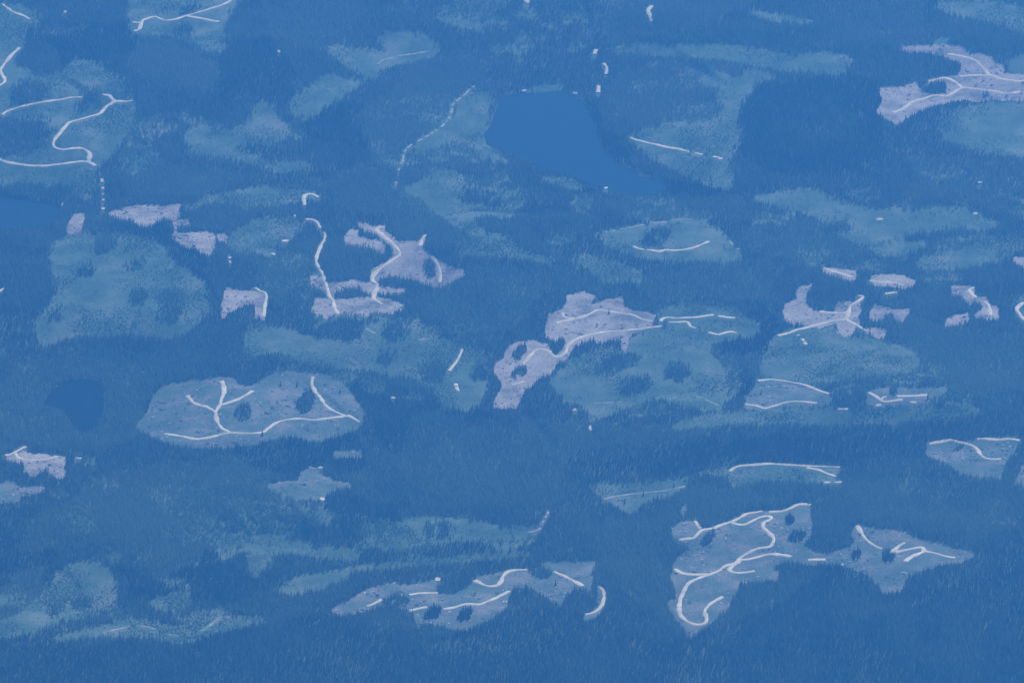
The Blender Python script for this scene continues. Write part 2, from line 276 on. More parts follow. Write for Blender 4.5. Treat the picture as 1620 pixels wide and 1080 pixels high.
ISLANDS = [
 ('dark conifer in the rounder lower-left clump of the long bottom clearcut', [(668,978),(672,964),(690,956),(701,959),(699,973),(686,981),(670,982)]),
 ('dark conifer in the slanted lower-middle clump of the long bottom clearcut', [(722,980),(728,964),(745,957),(750,964),(743,979),(731,984)]),
 ('dark conifer in the upper clump at the right end of the looping-road clearcut', [(1240,831),(1242,815),(1252,811),(1259,820),(1255,831)]),
 ('dark conifer in the wider lower clump at the right end of the looping-road clearcut', [(1245,854),(1250,841),(1265,835),(1276,842),(1271,854),(1255,858)]),
 ('dark conifer in the left clump of the winged clearcut with the forked road', [(1343,883),(1349,867),(1362,866),(1365,879),(1355,887)]),
 ('dark conifer in the right clump of the winged clearcut beside the road fork', [(1393,888),(1396,867),(1408,862),(1416,870),(1415,884),(1405,893)]),
 ('dark conifer in the slanted dark clump left of the looping road', [(1107,862),(1112,848),(1125,836),(1134,836),(1131,851),(1120,864)]),
 ('dark conifer in the left clump of the branching-road clearcut', [(369,662),(372,643),(385,633),(398,638),(397,662),(385,670)]),
 ('dark conifer in the right clump of the branching-road clearcut', [(466,647),(470,628),(488,613),(500,616),(497,636),(490,652),(478,654)]),
 (None, [(604,946),(625,938),(648,940),(650,955),(625,960),(602,958)]),
 (None, [(832,906),(845,896),(865,896),(878,904),(872,914),(850,916)]),
 (None, [(892,952),(897,934),(915,927),(935,932),(946,945),(946,960),(935,970),(910,967)]),
 (None, [(1506,714),(1512,701),(1526,702),(1520,714)]),
 (None, [(814,548),(828,540),(838,544),(833,560),(822,572),(810,568)]),
 (None, [(806,600),(811,579),(830,573),(837,583),(830,596),(818,603)]),
 (None, [(955,550),(960,537),(975,532),(986,537),(985,550),(975,554)]),
 (None, [(923,543),(932,532),(942,534),(942,548)]),
 (None, [(1308,636),(1318,616),(1345,607),(1365,609),(1372,630),(1365,648),(1330,650)]),
 (None, [(1406,624),(1410,605),(1424,602),(1427,618),(1418,628)]),
 (None, [(1455,140),(1470,128),(1496,124),(1499,147),(1480,149),(1462,147)]),
 (None, [(1554,158),(1557,137),(1566,136),(1567,156)]),
 (None, [(13,160),(20,140),(40,126),(70,128),(76,155),(60,166),(30,168)]),
 (None, [(118,178),(130,145),(155,140),(164,155),(155,170),(135,182)]),
 (None, [(-60,245),(-60,185),(30,185),(80,190),(88,215),(60,240),(20,248)]),
 (None, [(146,400),(155,375),(180,368),(187,385),(170,402)]),
 (None, [(120,442),(125,418),(148,416),(152,438)]),
 (None, [(196,432),(203,412),(226,408),(230,428)]),
 (None, [(203,482),(210,455),(230,450),(234,478)]),
 (None, [(252,512),(258,462),(280,458),(287,480),(283,512)]),
 (None, [(72,510),(78,488),(98,482),(102,506)]),
 (None, [(604,542),(612,510),(640,506),(646,540)]),
 (None, [(588,578),(600,555),(626,553),(622,576)]),
 (None, [(668,604),(676,576),(704,572),(708,602)]),
 (None, [(743,604),(750,576),(768,573),(771,602)]),
 (None, [(1012,392),(1022,362),(1056,354),(1062,376),(1036,392)]),
 (None, [(940,600),(950,566),(985,552),(1015,560),(1000,582),(965,590)]),(None, [(975,622),(990,600),(1024,592),(1030,612),(1000,626)]),
 (None, [(1054,604),(1060,575),(1088,571),(1092,600)]),
 (None, [(669,852),(676,826),(704,821),(716,836),(712,851)]),
 (None, [(106,1006-1),(100,1003),(108,996),(140,995),(143,1005)]) if False else (None, [(104,960),(110,945),(140,940),(148,955),(138,962)]),
 (None, [(76,978),(82,962),(94,958),(96,972)]),
 (None, [(666,432),(668,410),(684,404),(692,424),(686,440)]),
 (None, [(283,24),(290,10),(312,3),(318,16),(300,26)]),
 (None, [(276,62),(280,40),(302,34),(306,58)]),
 (None, [(728,318),(735,298),(752,294),(752,316)]),(None, [(772,330),(778,310),(797,306),(800,328)]),
 (None, [(378,245),(382,228),(418,222),(424,242)]),
 (None, [(470,808),(474,790),(492,788),(494,810)]),
 (None, [(1300,366),(1306,350),(1340,346),(1346,366)]),
 (None, [(1100,135),(1110,112),(1150,108),(1160,130),(1130,142)]),
]
LONE = [
 (963.5,497,'single dark conifer beside the upper road of the two-road purple clearcut'),
 (444,611,'single dark conifer near the top edge of the branching-road clearcut'),
 (470,612,'single dark conifer just left of the road that enters the branching-road clearcut from above'),
 (538,622,'single dark conifer at the right end of the branching-road clearcut'),
 (415,689,'single dark conifer on the edge of the lower road in the branching-road clearcut'),
 (1468,631,'single dark conifer at the end of the road on the thin grey green strip'),
 (1018,784,'single dark conifer on the lower side of the straight road across bright regrowth'),
 (1066,772,'single dark conifer on the upper side of the straight road across bright regrowth'),
 (988,797,'single dark conifer on the lower tip of the bright regrowth patch'),
 (1265,757,'single dark conifer in the middle of the regrowth under the long arched road'),
 (879,926,'single dark conifer amid slash near the right end of the long bottom clearcut'),
 (1204,624,'single dark conifer in the grey green clearcut between two white roads'),
]
# road networks: (label, width in m, [(open share, points)...])
ROADS = [
 ('white track across the regrowth at the top left corner',7,[(1,[(4,7),(12,13),(20,19),(34,24),(41,27),(47,31)])]),
 ('white road curving in from the left edge near the top',9,[(1,[(31,76),(20,86),(12,95),(5,104),(1,111),(3,118),(7.5,125),(6,131),(-8,140)])]),
 ('pale road running right from the left edge below two dark tree clumps',9,[(1,[(3,182),(12,176),(30,170),(46,166),(60,163),(80,160),(96,158),(112,155),(130,154)])]),
 ('winding white road down the regrowth slope at upper left',9,[(1,[(211,159),(200,161),(183,161),(176,164),(167,170),(158,180),(145,184),(128,189),(110,194),(102,202),(95,211),(88,219),(84,228),(88,234),(98,237),(112,235.5),(128,235),(136,238),(142,244),(141,250),(140,256)]),(1,[(163,150),(173,152),(177,157),(183,161)]),(1,[(-10,250),(0,253),(12,257),(30,260.5),(60,263),(76,262.5),(96,260),(116,257.5),(128,256),(138,256.5),(145,259),(151,263)]),(.3,[(161,280),(164,308),(164,332)])]),
 ('wavy white road at the top edge with a side spur',9,[(1,[(210,36),(222,36.5)]),(1,[(212,50),(220,47),(223,40),(226,33),(233,30),(245,27),(260,32.5),(276,31.5),(294,25.5),(308,22),(324,17),(334,14),(350,9),(362,3),(372,-6)]),(1,[(294,25.5),(306,27.5),(324,30.5),(334,33),(347,35)])]),
 ('small white hook of road in dark forest left of the star-shaped clearcut',8,[(1,[(483,325),(480.6,316),(483,309),(490,307),(497,308.5),(504,312.5)])]),
 ('long white road descending to the lens-shaped purple clearcut',8,[(1,[(484,347),(496,348),(503,353),(507,361)]),(1,[(511,368),(514,369),(514,378),(508,388),(502,404),(501,415),(505,424),(511,434),(514,444),(518,456),(522,470),(527,475),(529,486),(536,497)])]),
 ('yellowish bent road through the star-shaped purple clearcut',9,[(1,[(608,359),(596,363),(604,371),(612,378),(624,389),(633,402),(628,407),(614,416),(600,426),(592,434),(589,444),(598,451),(594,462),(591,472),(598,477),(605,482)]),(1,[(673,372),(667,380),(665,390)]),(1,[(683,406),(692,418),(696,432),(696,447)])]),
 ('white road down the right side of the square purple clearcut',8,[(1,[(404,455.6),(412,461),(421,465),(419.6,482),(417.6,501)]),(.35,[(363,404),(365,416),(366,429)])]),
 ('branching white road system on the large pale left clearcut',9,[(1,[(260,686),(280,689),(304,694),(324,693),(340,690),(364,684.6),(390,685.6),(414,684),(424,678),(436,669.6),(448,665),(472,662.4),(496,664.4),(516,662),(546,657.6),(556,660),(569,668)]),(1,[(495,596),(493.6,608),(498,618),(506,628),(514,640),(524,648),(546,657.6)]),(1,[(364,684),(351,677),(344,667),(341.7,653.3),(343.3,647.8),(348.3,640.5),(350.5,631),(354.4,621),(353.9,611),(351,602.8)]),(1,[(341.7,653.3),(331,645.5),(324.4,642.8),(315.5,641),(306.7,637.2),(302.2,632.8),(296.7,625.5)]),(1,[(348.3,640.5),(357.8,638.3),(375.5,632),(390,624.4),(400,618.3)])]),
 ('hooked white road on the small notched clearcut at the left edge',8,[(1,[(8,720.4),(18,718),(28,713),(40,706.6)]),(1,[(25,717),(29,723.6),(44,728),(60,728),(76,726),(90,721.6)]),(.5,[(120,724.6),(133,725.6),(149,726.6)])]),
 ('S-bend white road linking the two middle purple clearcuts',8,[(1,[(826.7,576.7),(835.5,567),(844.4,556.7),(851.9,552.7),(862,553.4),(869.6,556.7),(874,562),(881.5,564.8),(890.4,561.9),(895.6,556),(899.3,546.3),(908,539),(921.5,533),(935,529.7),(951,526.3),(970.4,524.5),(991,523),(1000,522),(1014,521),(1030,518)]),(.6,[(1030,518),(1052,515.6)]),(1,[(810,608.5),(819,606.7),(829.6,603.3)])]),
 ('upper white road with a short fork on the two-road purple clearcut',8,[(1,[(890.4,494.4),(890.4,499),(894.8,502.6),(902,503.6),(914,503.3),(923,500.7),(934.8,496),(945,490.7),(957,491.5),(967.4,493.3),(988,496.7),(1000,498),(1016,505),(1032,509)]),(1,[(880,511.5),(889,508.5),(902,506.3),(908,504)])]),
 ('broken white roads through regrowth right of the two-road purple clearcut',8,[(.8,[(1046,509),(1047,505),(1056,502.4),(1068,503.6),(1084,503),(1102,502),(1122,499),(1130,499),(1148,502),(1163,503.4)]),(.9,[(1058,510),(1072,510),(1087,509.6),(1093,517),(1101,519)]),(.2,[(1101,519),(1118,525),(1136,530)]),(1,[(1136,530),(1146,527),(1156,525),(1166,527)])]),
 ('short pale track down the green regrowth left of the dark middle forest',7,[(1,[(731,553),(725,568),(716,580),(711,587)]),(.6,[(721,607),(724,616),(728,621)])]),
 ('short faint tracks in regrowth under the lens-shaped clearcut',6,[(.8,[(579,520),(593,528)]),(.8,[(660,537.5),(672,536.6)])]),
 ('white three-way fork of roads in the right-hand purple clearcuts',9,[(1,[(1358,468),(1366,469),(1360,475),(1348,482),(1344,487),(1343,494),(1337,505),(1320,507.6),(1302,511.6),(1274,519),(1260,522),(1250,526),(1231,531.4)]),(1,[(1343,493),(1334,495.6),(1316,495),(1296,493)]),(1,[(1337,505),(1354,514),(1366,521),(1372,524)]),(.6,[(1262,530),(1272,540),(1276,550)])]),
 ('short white road on the narrow clearcut, left of the pair above the fork',8,[(1,[(1303,424),(1316,429),(1330,433),(1349,439)])]),
 ('broken white road along the lower edge of the oval purple clearcut',8,[(.9,[(1376,444.4),(1392,446.4),(1406,447),(1420,449.6),(1431,452)]),(.9,[(1400,465),(1410,463.5),(1419,462.4)])]),
 ('white curved road on the C-shaped purple clearcut',8,[(1,[(1540,455),(1534,458),(1536,463),(1544,471)]),(1,[(1558,477),(1565,485),(1567.6,499)])]),
 ('white hairpin road cut by the right edge',9,[(1,[(1640,474),(1620,479),(1612,484),(1608,490),(1612,495),(1618,503),(1632,514)])]),
 ('white road along the top of the grey green clearcut left of the tree block',8,[(1,[(1199,602.4),(1218,600.6),(1234,602),(1248,604),(1268,608),(1278,610.6),(1296,618),(1312,623)])]),
 ('white road along the bottom of the grey green clearcut left of the tree block',8,[(1,[(1179,640),(1196,642),(1209,646),(1222,643),(1241,637),(1258,635),(1276,636),(1292,638)]),(.8,[(1326,647),(1342,647)])]),
 ('white hooked roads on the thin grey green strip',8,[(1,[(1374,621),(1384,626),(1394,634),(1404,635.6),(1416,634),(1428,632.6)]),(1,[(1394,634),(1397,629),(1403,628)]),(1,[(1419,627),(1444,626.4),(1467,625)]),(.6,[(1386,641.6),(1394,640.6)]),(.6,[(1440,636),(1450,637)])]),
 ('dotted white track in the regrowth below the middle purple clearcuts',6,[(.6,[(941,638),(960,637.5),(982,636.5)]),(.6,[(1058,631.5),(1070,628.5)]),(.6,[(1096,627),(1112,631),(1126,637),(1139,643)])]),
 ('straight thin white road across the bright regrowth patch',6,[(1,[(956,790),(972,786),(984,784),(1002,781.6),(1020,780),(1036,778.4),(1056,775.6),(1068,773),(1084,769.4)])]),
 ('long arched white road along the top of a green regrowth strip',8,[(1,[(1154,746),(1162,740),(1172,737),(1192,735.4),(1220,734),(1248,735.4),(1272,737),(1296,738),(1329,739.4)]),(.7,[(1276,740),(1296,743.6),(1306,748),(1322,754)]),(.8,[(1304,763),(1314,763)]),(1,[(1320,763),(1332,762.4)])]),
 ('white curved road on the tongue-shaped clearcut at the right edge',9,[(1,[(1470,702),(1492,698),(1504,696),(1518,699.6),(1536,704),(1546,711),(1550,718),(1558,724.4),(1570,726.4),(1584,726)]),(1,[(1545,694.5),(1554,694),(1576,695.6),(1596,694.4),(1613,696.6)])]),
 ('looping white road system on the largest lower right clearcut',10,[(1,[(1075,854),(1088,852),(1097,851),(1104,844),(1112,838),(1128,835.6),(1142,830),(1160,824),(1172,818),(1180,813),(1192,811),(1206,808.4)]),(1,[(1216,810),(1238,808.6),(1250,804),(1262,798.4),(1274,797.6),(1283,799)]),(1,[(1158,827),(1174,830.4),(1186,826),(1200,819),(1214,816.4),(1220,820),(1209,827),(1208,834),(1218,844),(1224,852),(1222,860),(1216.7,865),(1196.7,868.3),(1176.7,878.3),(1169,884),(1166,890),(1148,895),(1138,902),(1124,908),(1102,916),(1090,922),(1081,936),(1076,950),(1075,968),(1082,979),(1094,986),(1106,988.4),(1116,985),(1118,978),(1115,966),(1124,955),(1143,943.6)]),(1,[(1068,900),(1080,907),(1100,909),(1124,908)]),(1,[(1169,886),(1188,884),(1216,877),(1238,878),(1252,881)]),(1,[(1166,890),(1154,900),(1160,905),(1174,906),(1194,903)]),(1,[(1278,885.6),(1296,885),(1306,885)]),(1,[(1100,824),(1104,830),(1108,836)])]),
 ('short white roads with a fork on the winged clearcut',10,[(1,[(1356.7,831.7),(1363,843),(1370,853),(1382,862),(1395,868.3)]),(1,[(1431.7,858.3),(1423,863.3),(1413,873),(1433,870),(1456.7,865.7),(1463,871.7),(1480,875),(1496.7,880),(1511.7,882)]),(1,[(1463,871.7),(1443,880),(1431.7,888)])]),
 ('pieces of beige road between tree clumps on the long bottom clearcut',10,[(1,[(648,941),(664,938.4),(692,938)]),(1,[(648,966),(660,963),(676,960)]),(1,[(702,963.4),(718,961),(738,955.4),(758,956),(772,951),(788,944),(805,935)]),(1,[(751,918),(766,925),(778,927.4),(788,925),(793,919),(796,911),(804,904),(818,901.6),(834,901)]),(1,[(877,904),(892,911),(906,918),(922,927)]),(1,[(580,959),(590,955),(604,948)])]),
 ('beige loop of road round the clump at the right end of the long bottom clearcut',9,[(1,[(948,928),(955,935),(955,948),(950,960),(940,968),(926,972)])]),
 ('thin pale track winding over the green knolls at the bottom left',4,[(.6,[(162,1001),(176,997.6),(192,994),(208,990),(226,990.4),(244,995),(260,1001),(280,1006),(300,1002),(322,996),(336,986),(350,976)])]),
 ('straight white road climbing right from the large lake',9,[(1,[(998,218),(1006,221.6),(1022,225.6),(1040,229.6),(1057,234)]),(.5,[(1057,234),(1072,236),(1100,243),(1138,250)])]),
 ('curved white road across the lower half of the lens-shaped green clearing',7,[(.9,[(1002,390),(1012,394),(1028,396),(1046,398.4),(1068,396.6),(1092,393.6),(1108,388),(1122,382)])]),
 ('dotted white road along the top edge of the lens-shaped green clearing',6,[(.7,[(944,370),(968,366),(998,360.4),(1024,355),(1052,351.6),(1072,348),(1096,348)]),(.6,[(1148,374),(1160,388),(1170,396)])]),
 ('white curving road from the top of the upper right purple clearcut',9,[(1,[(1499,86),(1508,87.4),(1526,91),(1540,95),(1550,102),(1558,110),(1565,119)]),(1,[(1518,121.4),(1536,120),(1566,120),(1584,125.6),(1602,128),(1610,129.6),(1636,127)])]),
 ('white road along the lower side of the upper right purple clearcut',9,[(1,[(1412,178.6),(1426,174),(1436,167),(1442,162),(1460,157),(1478,151.4),(1498,152.4),(1508,147),(1522,139.6),(1536,140.4),(1554,142.4),(1566,143.6),(1584,147),(1596,148.4),(1614,146)]),(1,[(1522,139.6),(1512,131),(1500,125),(1490,124),(1470,130)])]),
 ('scraps of white road in the forest above the large lake',9,[(1,[(1031,10),(1025,17),(1028,24),(1031,34)]),(1,[(944,79),(940,86)]),(.8,[(955,101),(960,107),(960,118)]),(1,[(947,136),(946,147)])]),
 ('broken pale track through meadows left of the large lake',4.5,[(.42,[(757,133),(745,140),(735,150),(717,165),(715,172),(712,184),(705,194),(690,207),(670,219),(650,230),(640,241),(637,255),(630,272),(627,283),(626,295)])]),
 ('faint pale track across regrowth at upper middle left',6,[(.7,[(598,102),(606,96),(622,92),(636,88),(655,86),(680,82)])]),
 ('faint track curving out of the regrowth patch with pale rocks',5,[(1,[(836,842),(850,839),(855,835)]),(.6,[(856,830),(862,820),(868,808)])]),
]
# bare gravel landings: (px, py, half length m, half width m, label)
PADS = [
 (693,916,7,14,'bright round gravel landing at the top of the long bottom clearcut'),
 (507,739.5,9,9,'bright gravel landing above the pale arrow-shaped clearcut'),
 (494,740.5,13,5,'thin bright gravel strip at the upper tip of the arrow-shaped clearcut'),
 (510,789,9,11,'bright gravel landing below the pale arrow-shaped clearcut'),
 (622,629,7,10,'bright gravel spot in dark forest right of the branching-road clearcut'),
 (909,648,5,10,'bright gravel spot in forest under the middle purple clearcuts'),
 (934,677,5,18,'bright slanted gravel patch right of centre above the dark ridge'),
 (833,1,12,14,'bright gravel pit at the top edge above the large lake'),
 (1140,251,7,7,'small bright gravel landing at the end of the road from the large lake'),
 (1392,347,13,9,'pale bare patch in the regrowth at right below the wooded hill'),
 (1543,338,8,8,'faint bare patch at the right end of the right-hand regrowth'),
 (3,458,7,18,'bright bare strip at the left edge under the dark lake'),
 (99,323,4,14,'bright bare spot on the right shore of the dark left lake'),
 (452,381,13,9,'pale bare patch in regrowth left of the long descending road'),
 (433,402,8,7,'smaller pale bare patch left of the long descending road'),
 (467,341,5,10,'bright bare spot just under the small hook of road'),
 (442,82,6,9,'tiny pale bare spot high on the forested hill at upper left'),
 (103,19,8,9,'pale bare spot in the trees near the top left corner'),
]
CABINS = [(829,145,20,'tiny white cabin on the far shore of the large lake, left of two'),
          (910,149,-15,'tiny white cabin on the far shore of the large lake, right of two'),
          (958,299,35,'small pale cabin on the near shore of the large lake'),
          (1550,290,10,'tiny white cabin alone in forest near the right edge')]
RIDGES = [  # crest lines (px), height m, steep-side width m, gentle-side width m
 ([(250,835),(330,850),(430,835),(560,838),(640,815)],26,90,320),
 ([(520,905),(640,885),(760,872),(880,868),(1000,880)],24,80,300),
 ([(900,735),(1050,712),(1250,690),(1400,668),(1560,678),(1700,690)],30,120,380),
 ([(50,895),(130,872),(210,880),(260,930)],22,80,260),
 ([(150,960),(230,940),(330,925),(430,945)],18,70,220),
 ([(180,575),(320,585),(480,575),(600,600)],18,90,300),
 ([(940,70),(1100,62),(1280,72),(1400,66)],24,110,350),
 ([(640,95),(760,100),(880,120),(960,150)],20,90,300),
 ([(1160,150),(1290,120),(1430,150)],26,110,300),([(170,190),(300,160),(430,195)],24,110,300),([(480,60),(600,30),(720,70)],22,110,300),
 ([(540,170),(630,195),(700,260)],20,90,260),([(1080,440),(1240,415),(1400,395)],18,100,280),([(640,395),(760,425),(870,440)],20,100,280),
 ([(60,690),(230,722),(420,712),(600,705)],24,100,300),([(560,690),(720,660),(860,690)],18,90,260),([(1440,240),(1560,260),(1700,250)],22,110,300),([(880,20),(1050,50),(1200,40)],22,110,300),
]
HILLS = [(340,110,330,430,75),(1290,190,300,420,70),(780,460,260,420,45),(130,230,300,500,50),(1400,560,420,500,45),
         (1080,570,300,380,40),(300,470,330,480,40),(1250,860,420,380,45),(700,1010,900,420,55),(1500,20,600,600,80),(1560,1000,500,420,60),(560,40,400,400,45)]

# ---------------------------------------------------------------- terrain
STEP = 12.0
gx = np.arange(-2400, 2400 + 1, STEP)
gy = np.arange(-3240, 3840 + 1, STEP)
def seg_dist(X, Y, pts, closed=False):
    """distance to a polyline and signed side (positive = beyond, away from the camera)"""
    best = np.full(X.shape, 1e12)
    side = np.zeros(X.shape)
    P = list(pts) + ([pts[0]] if closed else [])
    for (ax, ay), (bx, by) in zip(P[:-1], P[1:]):
        dx, dy = bx - ax, by - ay
        L = dx * dx + dy * dy + 1e-9
        t = np.clip(((X - ax) * dx + (Y - ay) * dy) / L, 0, 1)
        ex, ey = X - (ax + t * dx), Y - (ay + t * dy)
        d = ex * ex + ey * ey
        m = d < best
        best[m] = d[m]
        side[m] = ((dx * (Y - ay) - dy * (X - ax)) / math.sqrt(L))[m]
    return np.sqrt(best), side
def in_poly(X, Y, pts):
    ins = np.zeros(X.shape, bool)
    n = len(pts)
    for i in range(n):
        (x1, y1), (x2, y2) = pts[i], pts[(i + 1) % n]
        if y1 == y2:
            continue
        c = ((y1 > Y) != (y2 > Y)) & (X < (x2 - x1) * (Y - y1) / (y2 - y1) + x1)
        ins ^= c
    return ins
GX, GY = np.meshgrid(gx, gy)
Z = 62 * fbm(N1, GX / 800, GY / 1000, 3) + 34 * fbm(N4, GX / 620, GY / 330, 2) + 26
for px, py, sx, sy, h in HILLS:
    cx, cy = to_plane(px, py, 20.0)
    Z += h * np.exp(-((GX - cx) / sx) ** 2 - ((GY - cy) / sy) ** 2)
for pts, h, s_near, s_far in RIDGES:
    w = [tuple(float(v) for v in to_plane(px, py, 30.0)) for px, py in pts]
    d, side = seg_dist(GX, GY, w)
    e0, e1 = np.hypot(GX - w[0][0], GY - w[0][1]), np.hypot(GX - w[-1][0], GY - w[-1][1])
    taper = smooth(0, 330, np.minimum(e0, e1)) * np.where((d >= e0 - 0.5) | (d >= e1 - 0.5), 0, 1)
    Z += 1.6 * h * taper * np.where(side > 0, np.exp(-(d / s_far) ** 2), np.exp(-(d / s_near) ** 2))
Z = 14 + 16 * np.logaddexp(0, (Z - 14) / 16)
lake_polys = []
shore = 9 * fbm(N3, GX / 55, GY / 75, 3)
lake_d = np.full(GX.shape, 1e9)
for label, pts in LAKES:
    w = [tuple(float(v) for v in to_plane(px, py, 0.0)) for px, py in pts]
    lake_polys.append(w)
    d, _ = seg_dist(GX, GY, w, True)
    d = np.where(in_poly(GX, GY, w), -d, d)
    lake_d = np.minimum(lake_d, d + shore)
Z = 3 + (Z + 7 * fbm(N2, GX / 260, GY / 300, 2)) * smooth(0, 420, lake_d)
Z = np.where(lake_d < 6, -3 + (Z + 3) * smooth(-7, 6, lake_d), Z)
edge = np.minimum.reduce([GX - gx[0], gx[-1] - GX, GY - gy[0], gy[-1] - GY])
Z = 12 + (Z - 12) * smooth(0, 260, edge)
def height(x, y):
    fx = np.clip((np.asarray(x, float) - gx[0]) / STEP, 0, len(gx) - 1.001)
    fy = np.clip((np.asarray(y, float) - gy[0]) / STEP, 0, len(gy) - 1.001)
    xi, yi = fx.astype(int), fy.astype(int)
    fx, fy = fx - xi, fy - yi
    return (Z[yi, xi] * (1 - fx) + Z[yi, xi + 1] * fx) * (1 - fy) + (Z[yi + 1, xi] * (1 - fx) + Z[yi + 1, xi + 1] * fx) * fy
def ground_at(px, py):
    px, py = np.asarray(px, float), np.asarray(py, float)
    z = np.full(px.shape, 20.0)
    for _ in range(40):
        x, y = to_plane(px, py, z)
        z = 0.5 * z + 0.5 * height(x, y)
    return x, y, height(x, y)

# ---------------------------------------------------------------- materials
def mat(name, build):
    m = bpy.data.materials.new(name)
    m.use_nodes = True
    n = m.node_tree.nodes
    b = n['Principled BSDF']
    b.inputs['Roughness'].default_value = 0.9
    b.inputs['Specular IOR Level'].default_value = 0.15
    build(m.node_tree, n, m.node_tree.links, b)
    return m
def noise_fac(n, l, scale, detail=3.0, rough=0.55, stretch=None):
    g = n.new('ShaderNodeNewGeometry')
    t = n.new('ShaderNodeTexNoise')
    t.inputs['Scale'].default_value = scale
    t.inputs['Detail'].default_value = detail
    t.inputs['Roughness'].default_value = rough
    src = g.outputs['Position']
    if stretch:
        mp = n.new('ShaderNodeMapping')
        mp.inputs['Scale'].default_value = stretch
        l.new(src, mp.inputs['Vector'])
        src = mp.outputs[0]
    l.new(src, t.inputs['Vector'])
    return t.outputs['Fac']
def ramp(n, l, fac, stops):
    r = n.new('ShaderNodeValToRGB')
    e = r.color_ramp.elements
    while len(e) < len(stops):
        e.new(0.5)
    for q, (p, c) in zip(e, stops):
        q.position = p
        q.color = (*c, 1)
    l.new(fac, r.inputs[0])
    return r.outputs[0]
def mix(n, l, fac, a, b, mode='MIX'):
    m = n.new('ShaderNodeMix')
    m.data_type = 'RGBA'
    m.blend_type = mode
    for s, v in ((m.inputs[0], fac), (m.inputs[6], a), (m.inputs[7], b)):
        if hasattr(v, 'is_output'):
            l.new(v, s)
        elif isinstance(v, (int, float)):
            s.default_value = v
        else:
            s.default_value = (*v, 1)
    return m.outputs[2]
def foliage(name, lo, mid, hi):
    def build(t, n, l, b):
        a = n.new('ShaderNodeAttribute')
        a.attribute_name = 'tint'
        c = ramp(n, l, a.outputs['Fac'], [(0, lo), (0.5, mid), (1, hi)])
        l.new(c, b.inputs['Base Color'])
        b.inputs['Specular IOR Level'].default_value = 0.1
        tr = n.new('ShaderNodeBsdfTranslucent')       # sun coming through the needles
        l.new(c, tr.inputs['Color'])
        ms = n.new('ShaderNodeMixShader')
        ms.inputs[0].default_value = 0.5
        l.new(b.outputs[0], ms.inputs[1])
        l.new(tr.outputs[0], ms.inputs[2])
        l.new(ms.outputs[0], n['Material Output'].inputs['Surface'])
    return mat(name, build)
M_CONIFER = foliage('conifer_needles', (0.015, 0.025, 0.021), (0.09, 0.125, 0.092), (0.16, 0.21, 0.14))
M_YOUNG = foliage('young_conifer_needles', (0.085, 0.125, 0.085), (0.125, 0.175, 0.115), (0.155, 0.21, 0.13))
M_SHRUB = foliage('regrowth_leaves', (0.06, 0.095, 0.054), (0.09, 0.14, 0.076), (0.13, 0.175, 0.10))
def b_forest_floor(t, n, l, b):
    l.new(ramp(n, l, noise_fac(n, l, 0.02), [(0.3, (0.045, 0.066, 0.042)), (0.7, (0.075, 0.10, 0.06))]), b.inputs['Base Color'])
M_FLOOR = mat('forest_floor', b_forest_floor)
def b_regrowth(t, n, l, b):
    c = ramp(n, l, noise_fac(n, l, 0.0085, 5), [(0.34, (0.04, 0.07, 0.04)), (0.5, (0.066, 0.108, 0.058)), (0.70, (0.135, 0.15, 0.10))])
    f = ramp(n, l, noise_fac(n, l, 0.11, 3, 0.7), [(0.35, (0.72, 0.75, 0.72)), (0.65, (1.15, 1.15, 1.15))])
    l.new(mix(n, l, 1.0, c, f, 'MULTIPLY'), b.inputs['Base Color'])
M_REGROWTH = mat('regrowth_ground', b_regrowth)
def slash(name, a, c, d, fleck):
    def build(t, n, l, b):
        base = ramp(n, l, noise_fac(n, l, 0.012, 5), [(0.34, a), (0.5, c), (0.66, d)])
        f = ramp(n, l, noise_fac(n, l, 0.16, 4, 0.75), [(0.32, (0.45, 0.46, 0.46)), (0.48, (0.95, 0.95, 0.95)), (0.66, (1.4, 1.37, 1.33))])
        base = mix(n, l, 1.0, base, f, 'MULTIPLY')
        k = ramp(n, l, noise_fac(n, l, 0.09, 2, 0.5), [(0.70, (0, 0, 0)), (0.76, (1, 1, 1))])
        l.new(mix(n, l, k, base, fleck), b.inputs['Base Color'])
    return mat(name, build)
M_SLASH = slash('fresh_slash_ground', (0.125, 0.118, 0.085), (0.26, 0.218, 0.165), (0.33, 0.275, 0.205), (0.46, 0.40, 0.335))
M_SLASH2 = slash('greening_slash_ground', (0.054, 0.09, 0.056), (0.09, 0.115, 0.08), (0.165, 0.155, 0.115), (0.34, 0.31, 0.27))
def b_road(t, n, l, b):
    c = ramp(n, l, noise_fac(n, l, 0.03, 3), [(0.3, (0.42, 0.345, 0.22)), (0.7, (0.64, 0.535, 0.34))])
    l.new(c, b.inputs['Base Color'])
M_ROAD = mat('gravel_road', b_road)
def b_track(t, n, l, b):         # disused, grassing over
    l.new(ramp(n, l, noise_fac(n, l, 0.05, 4), [(0.35, (0.13, 0.15, 0.09)), (0.6, (0.34, 0.30, 0.225))]), b.inputs['Base Color'])
M_TRACK = mat('overgrown_track', b_track)
def b_pond(t, n, l, b):          # still water, sky reflection dropped to imitate the dark bank mirrored in it
    b_water(t, n, l, b)
    b.inputs['Base Color'].default_value = (0.010, 0.018, 0.022, 1)
    b.inputs['Specular IOR Level'].default_value = 0.0
    b.inputs['Roughness'].default_value = 0.4
def b_water(t, n, l, b):
    b.inputs['Base Color'].default_value = (0.008, 0.02, 0.03, 1)
    b.inputs['Roughness'].default_value = 0.12
    b.inputs['Specular IOR Level'].default_value = 0.03
    bp = n.new('ShaderNodeBump')
    bp.inputs['Strength'].default_value = 0.15
    bp.inputs['Distance'].default_value = 1.0
    l.new(noise_fac(n, l, 0.05, 3), bp.inputs['Height'])
    l.new(bp.outputs[0], b.inputs['Normal'])
M_WATER = mat('lake_water', b_water)
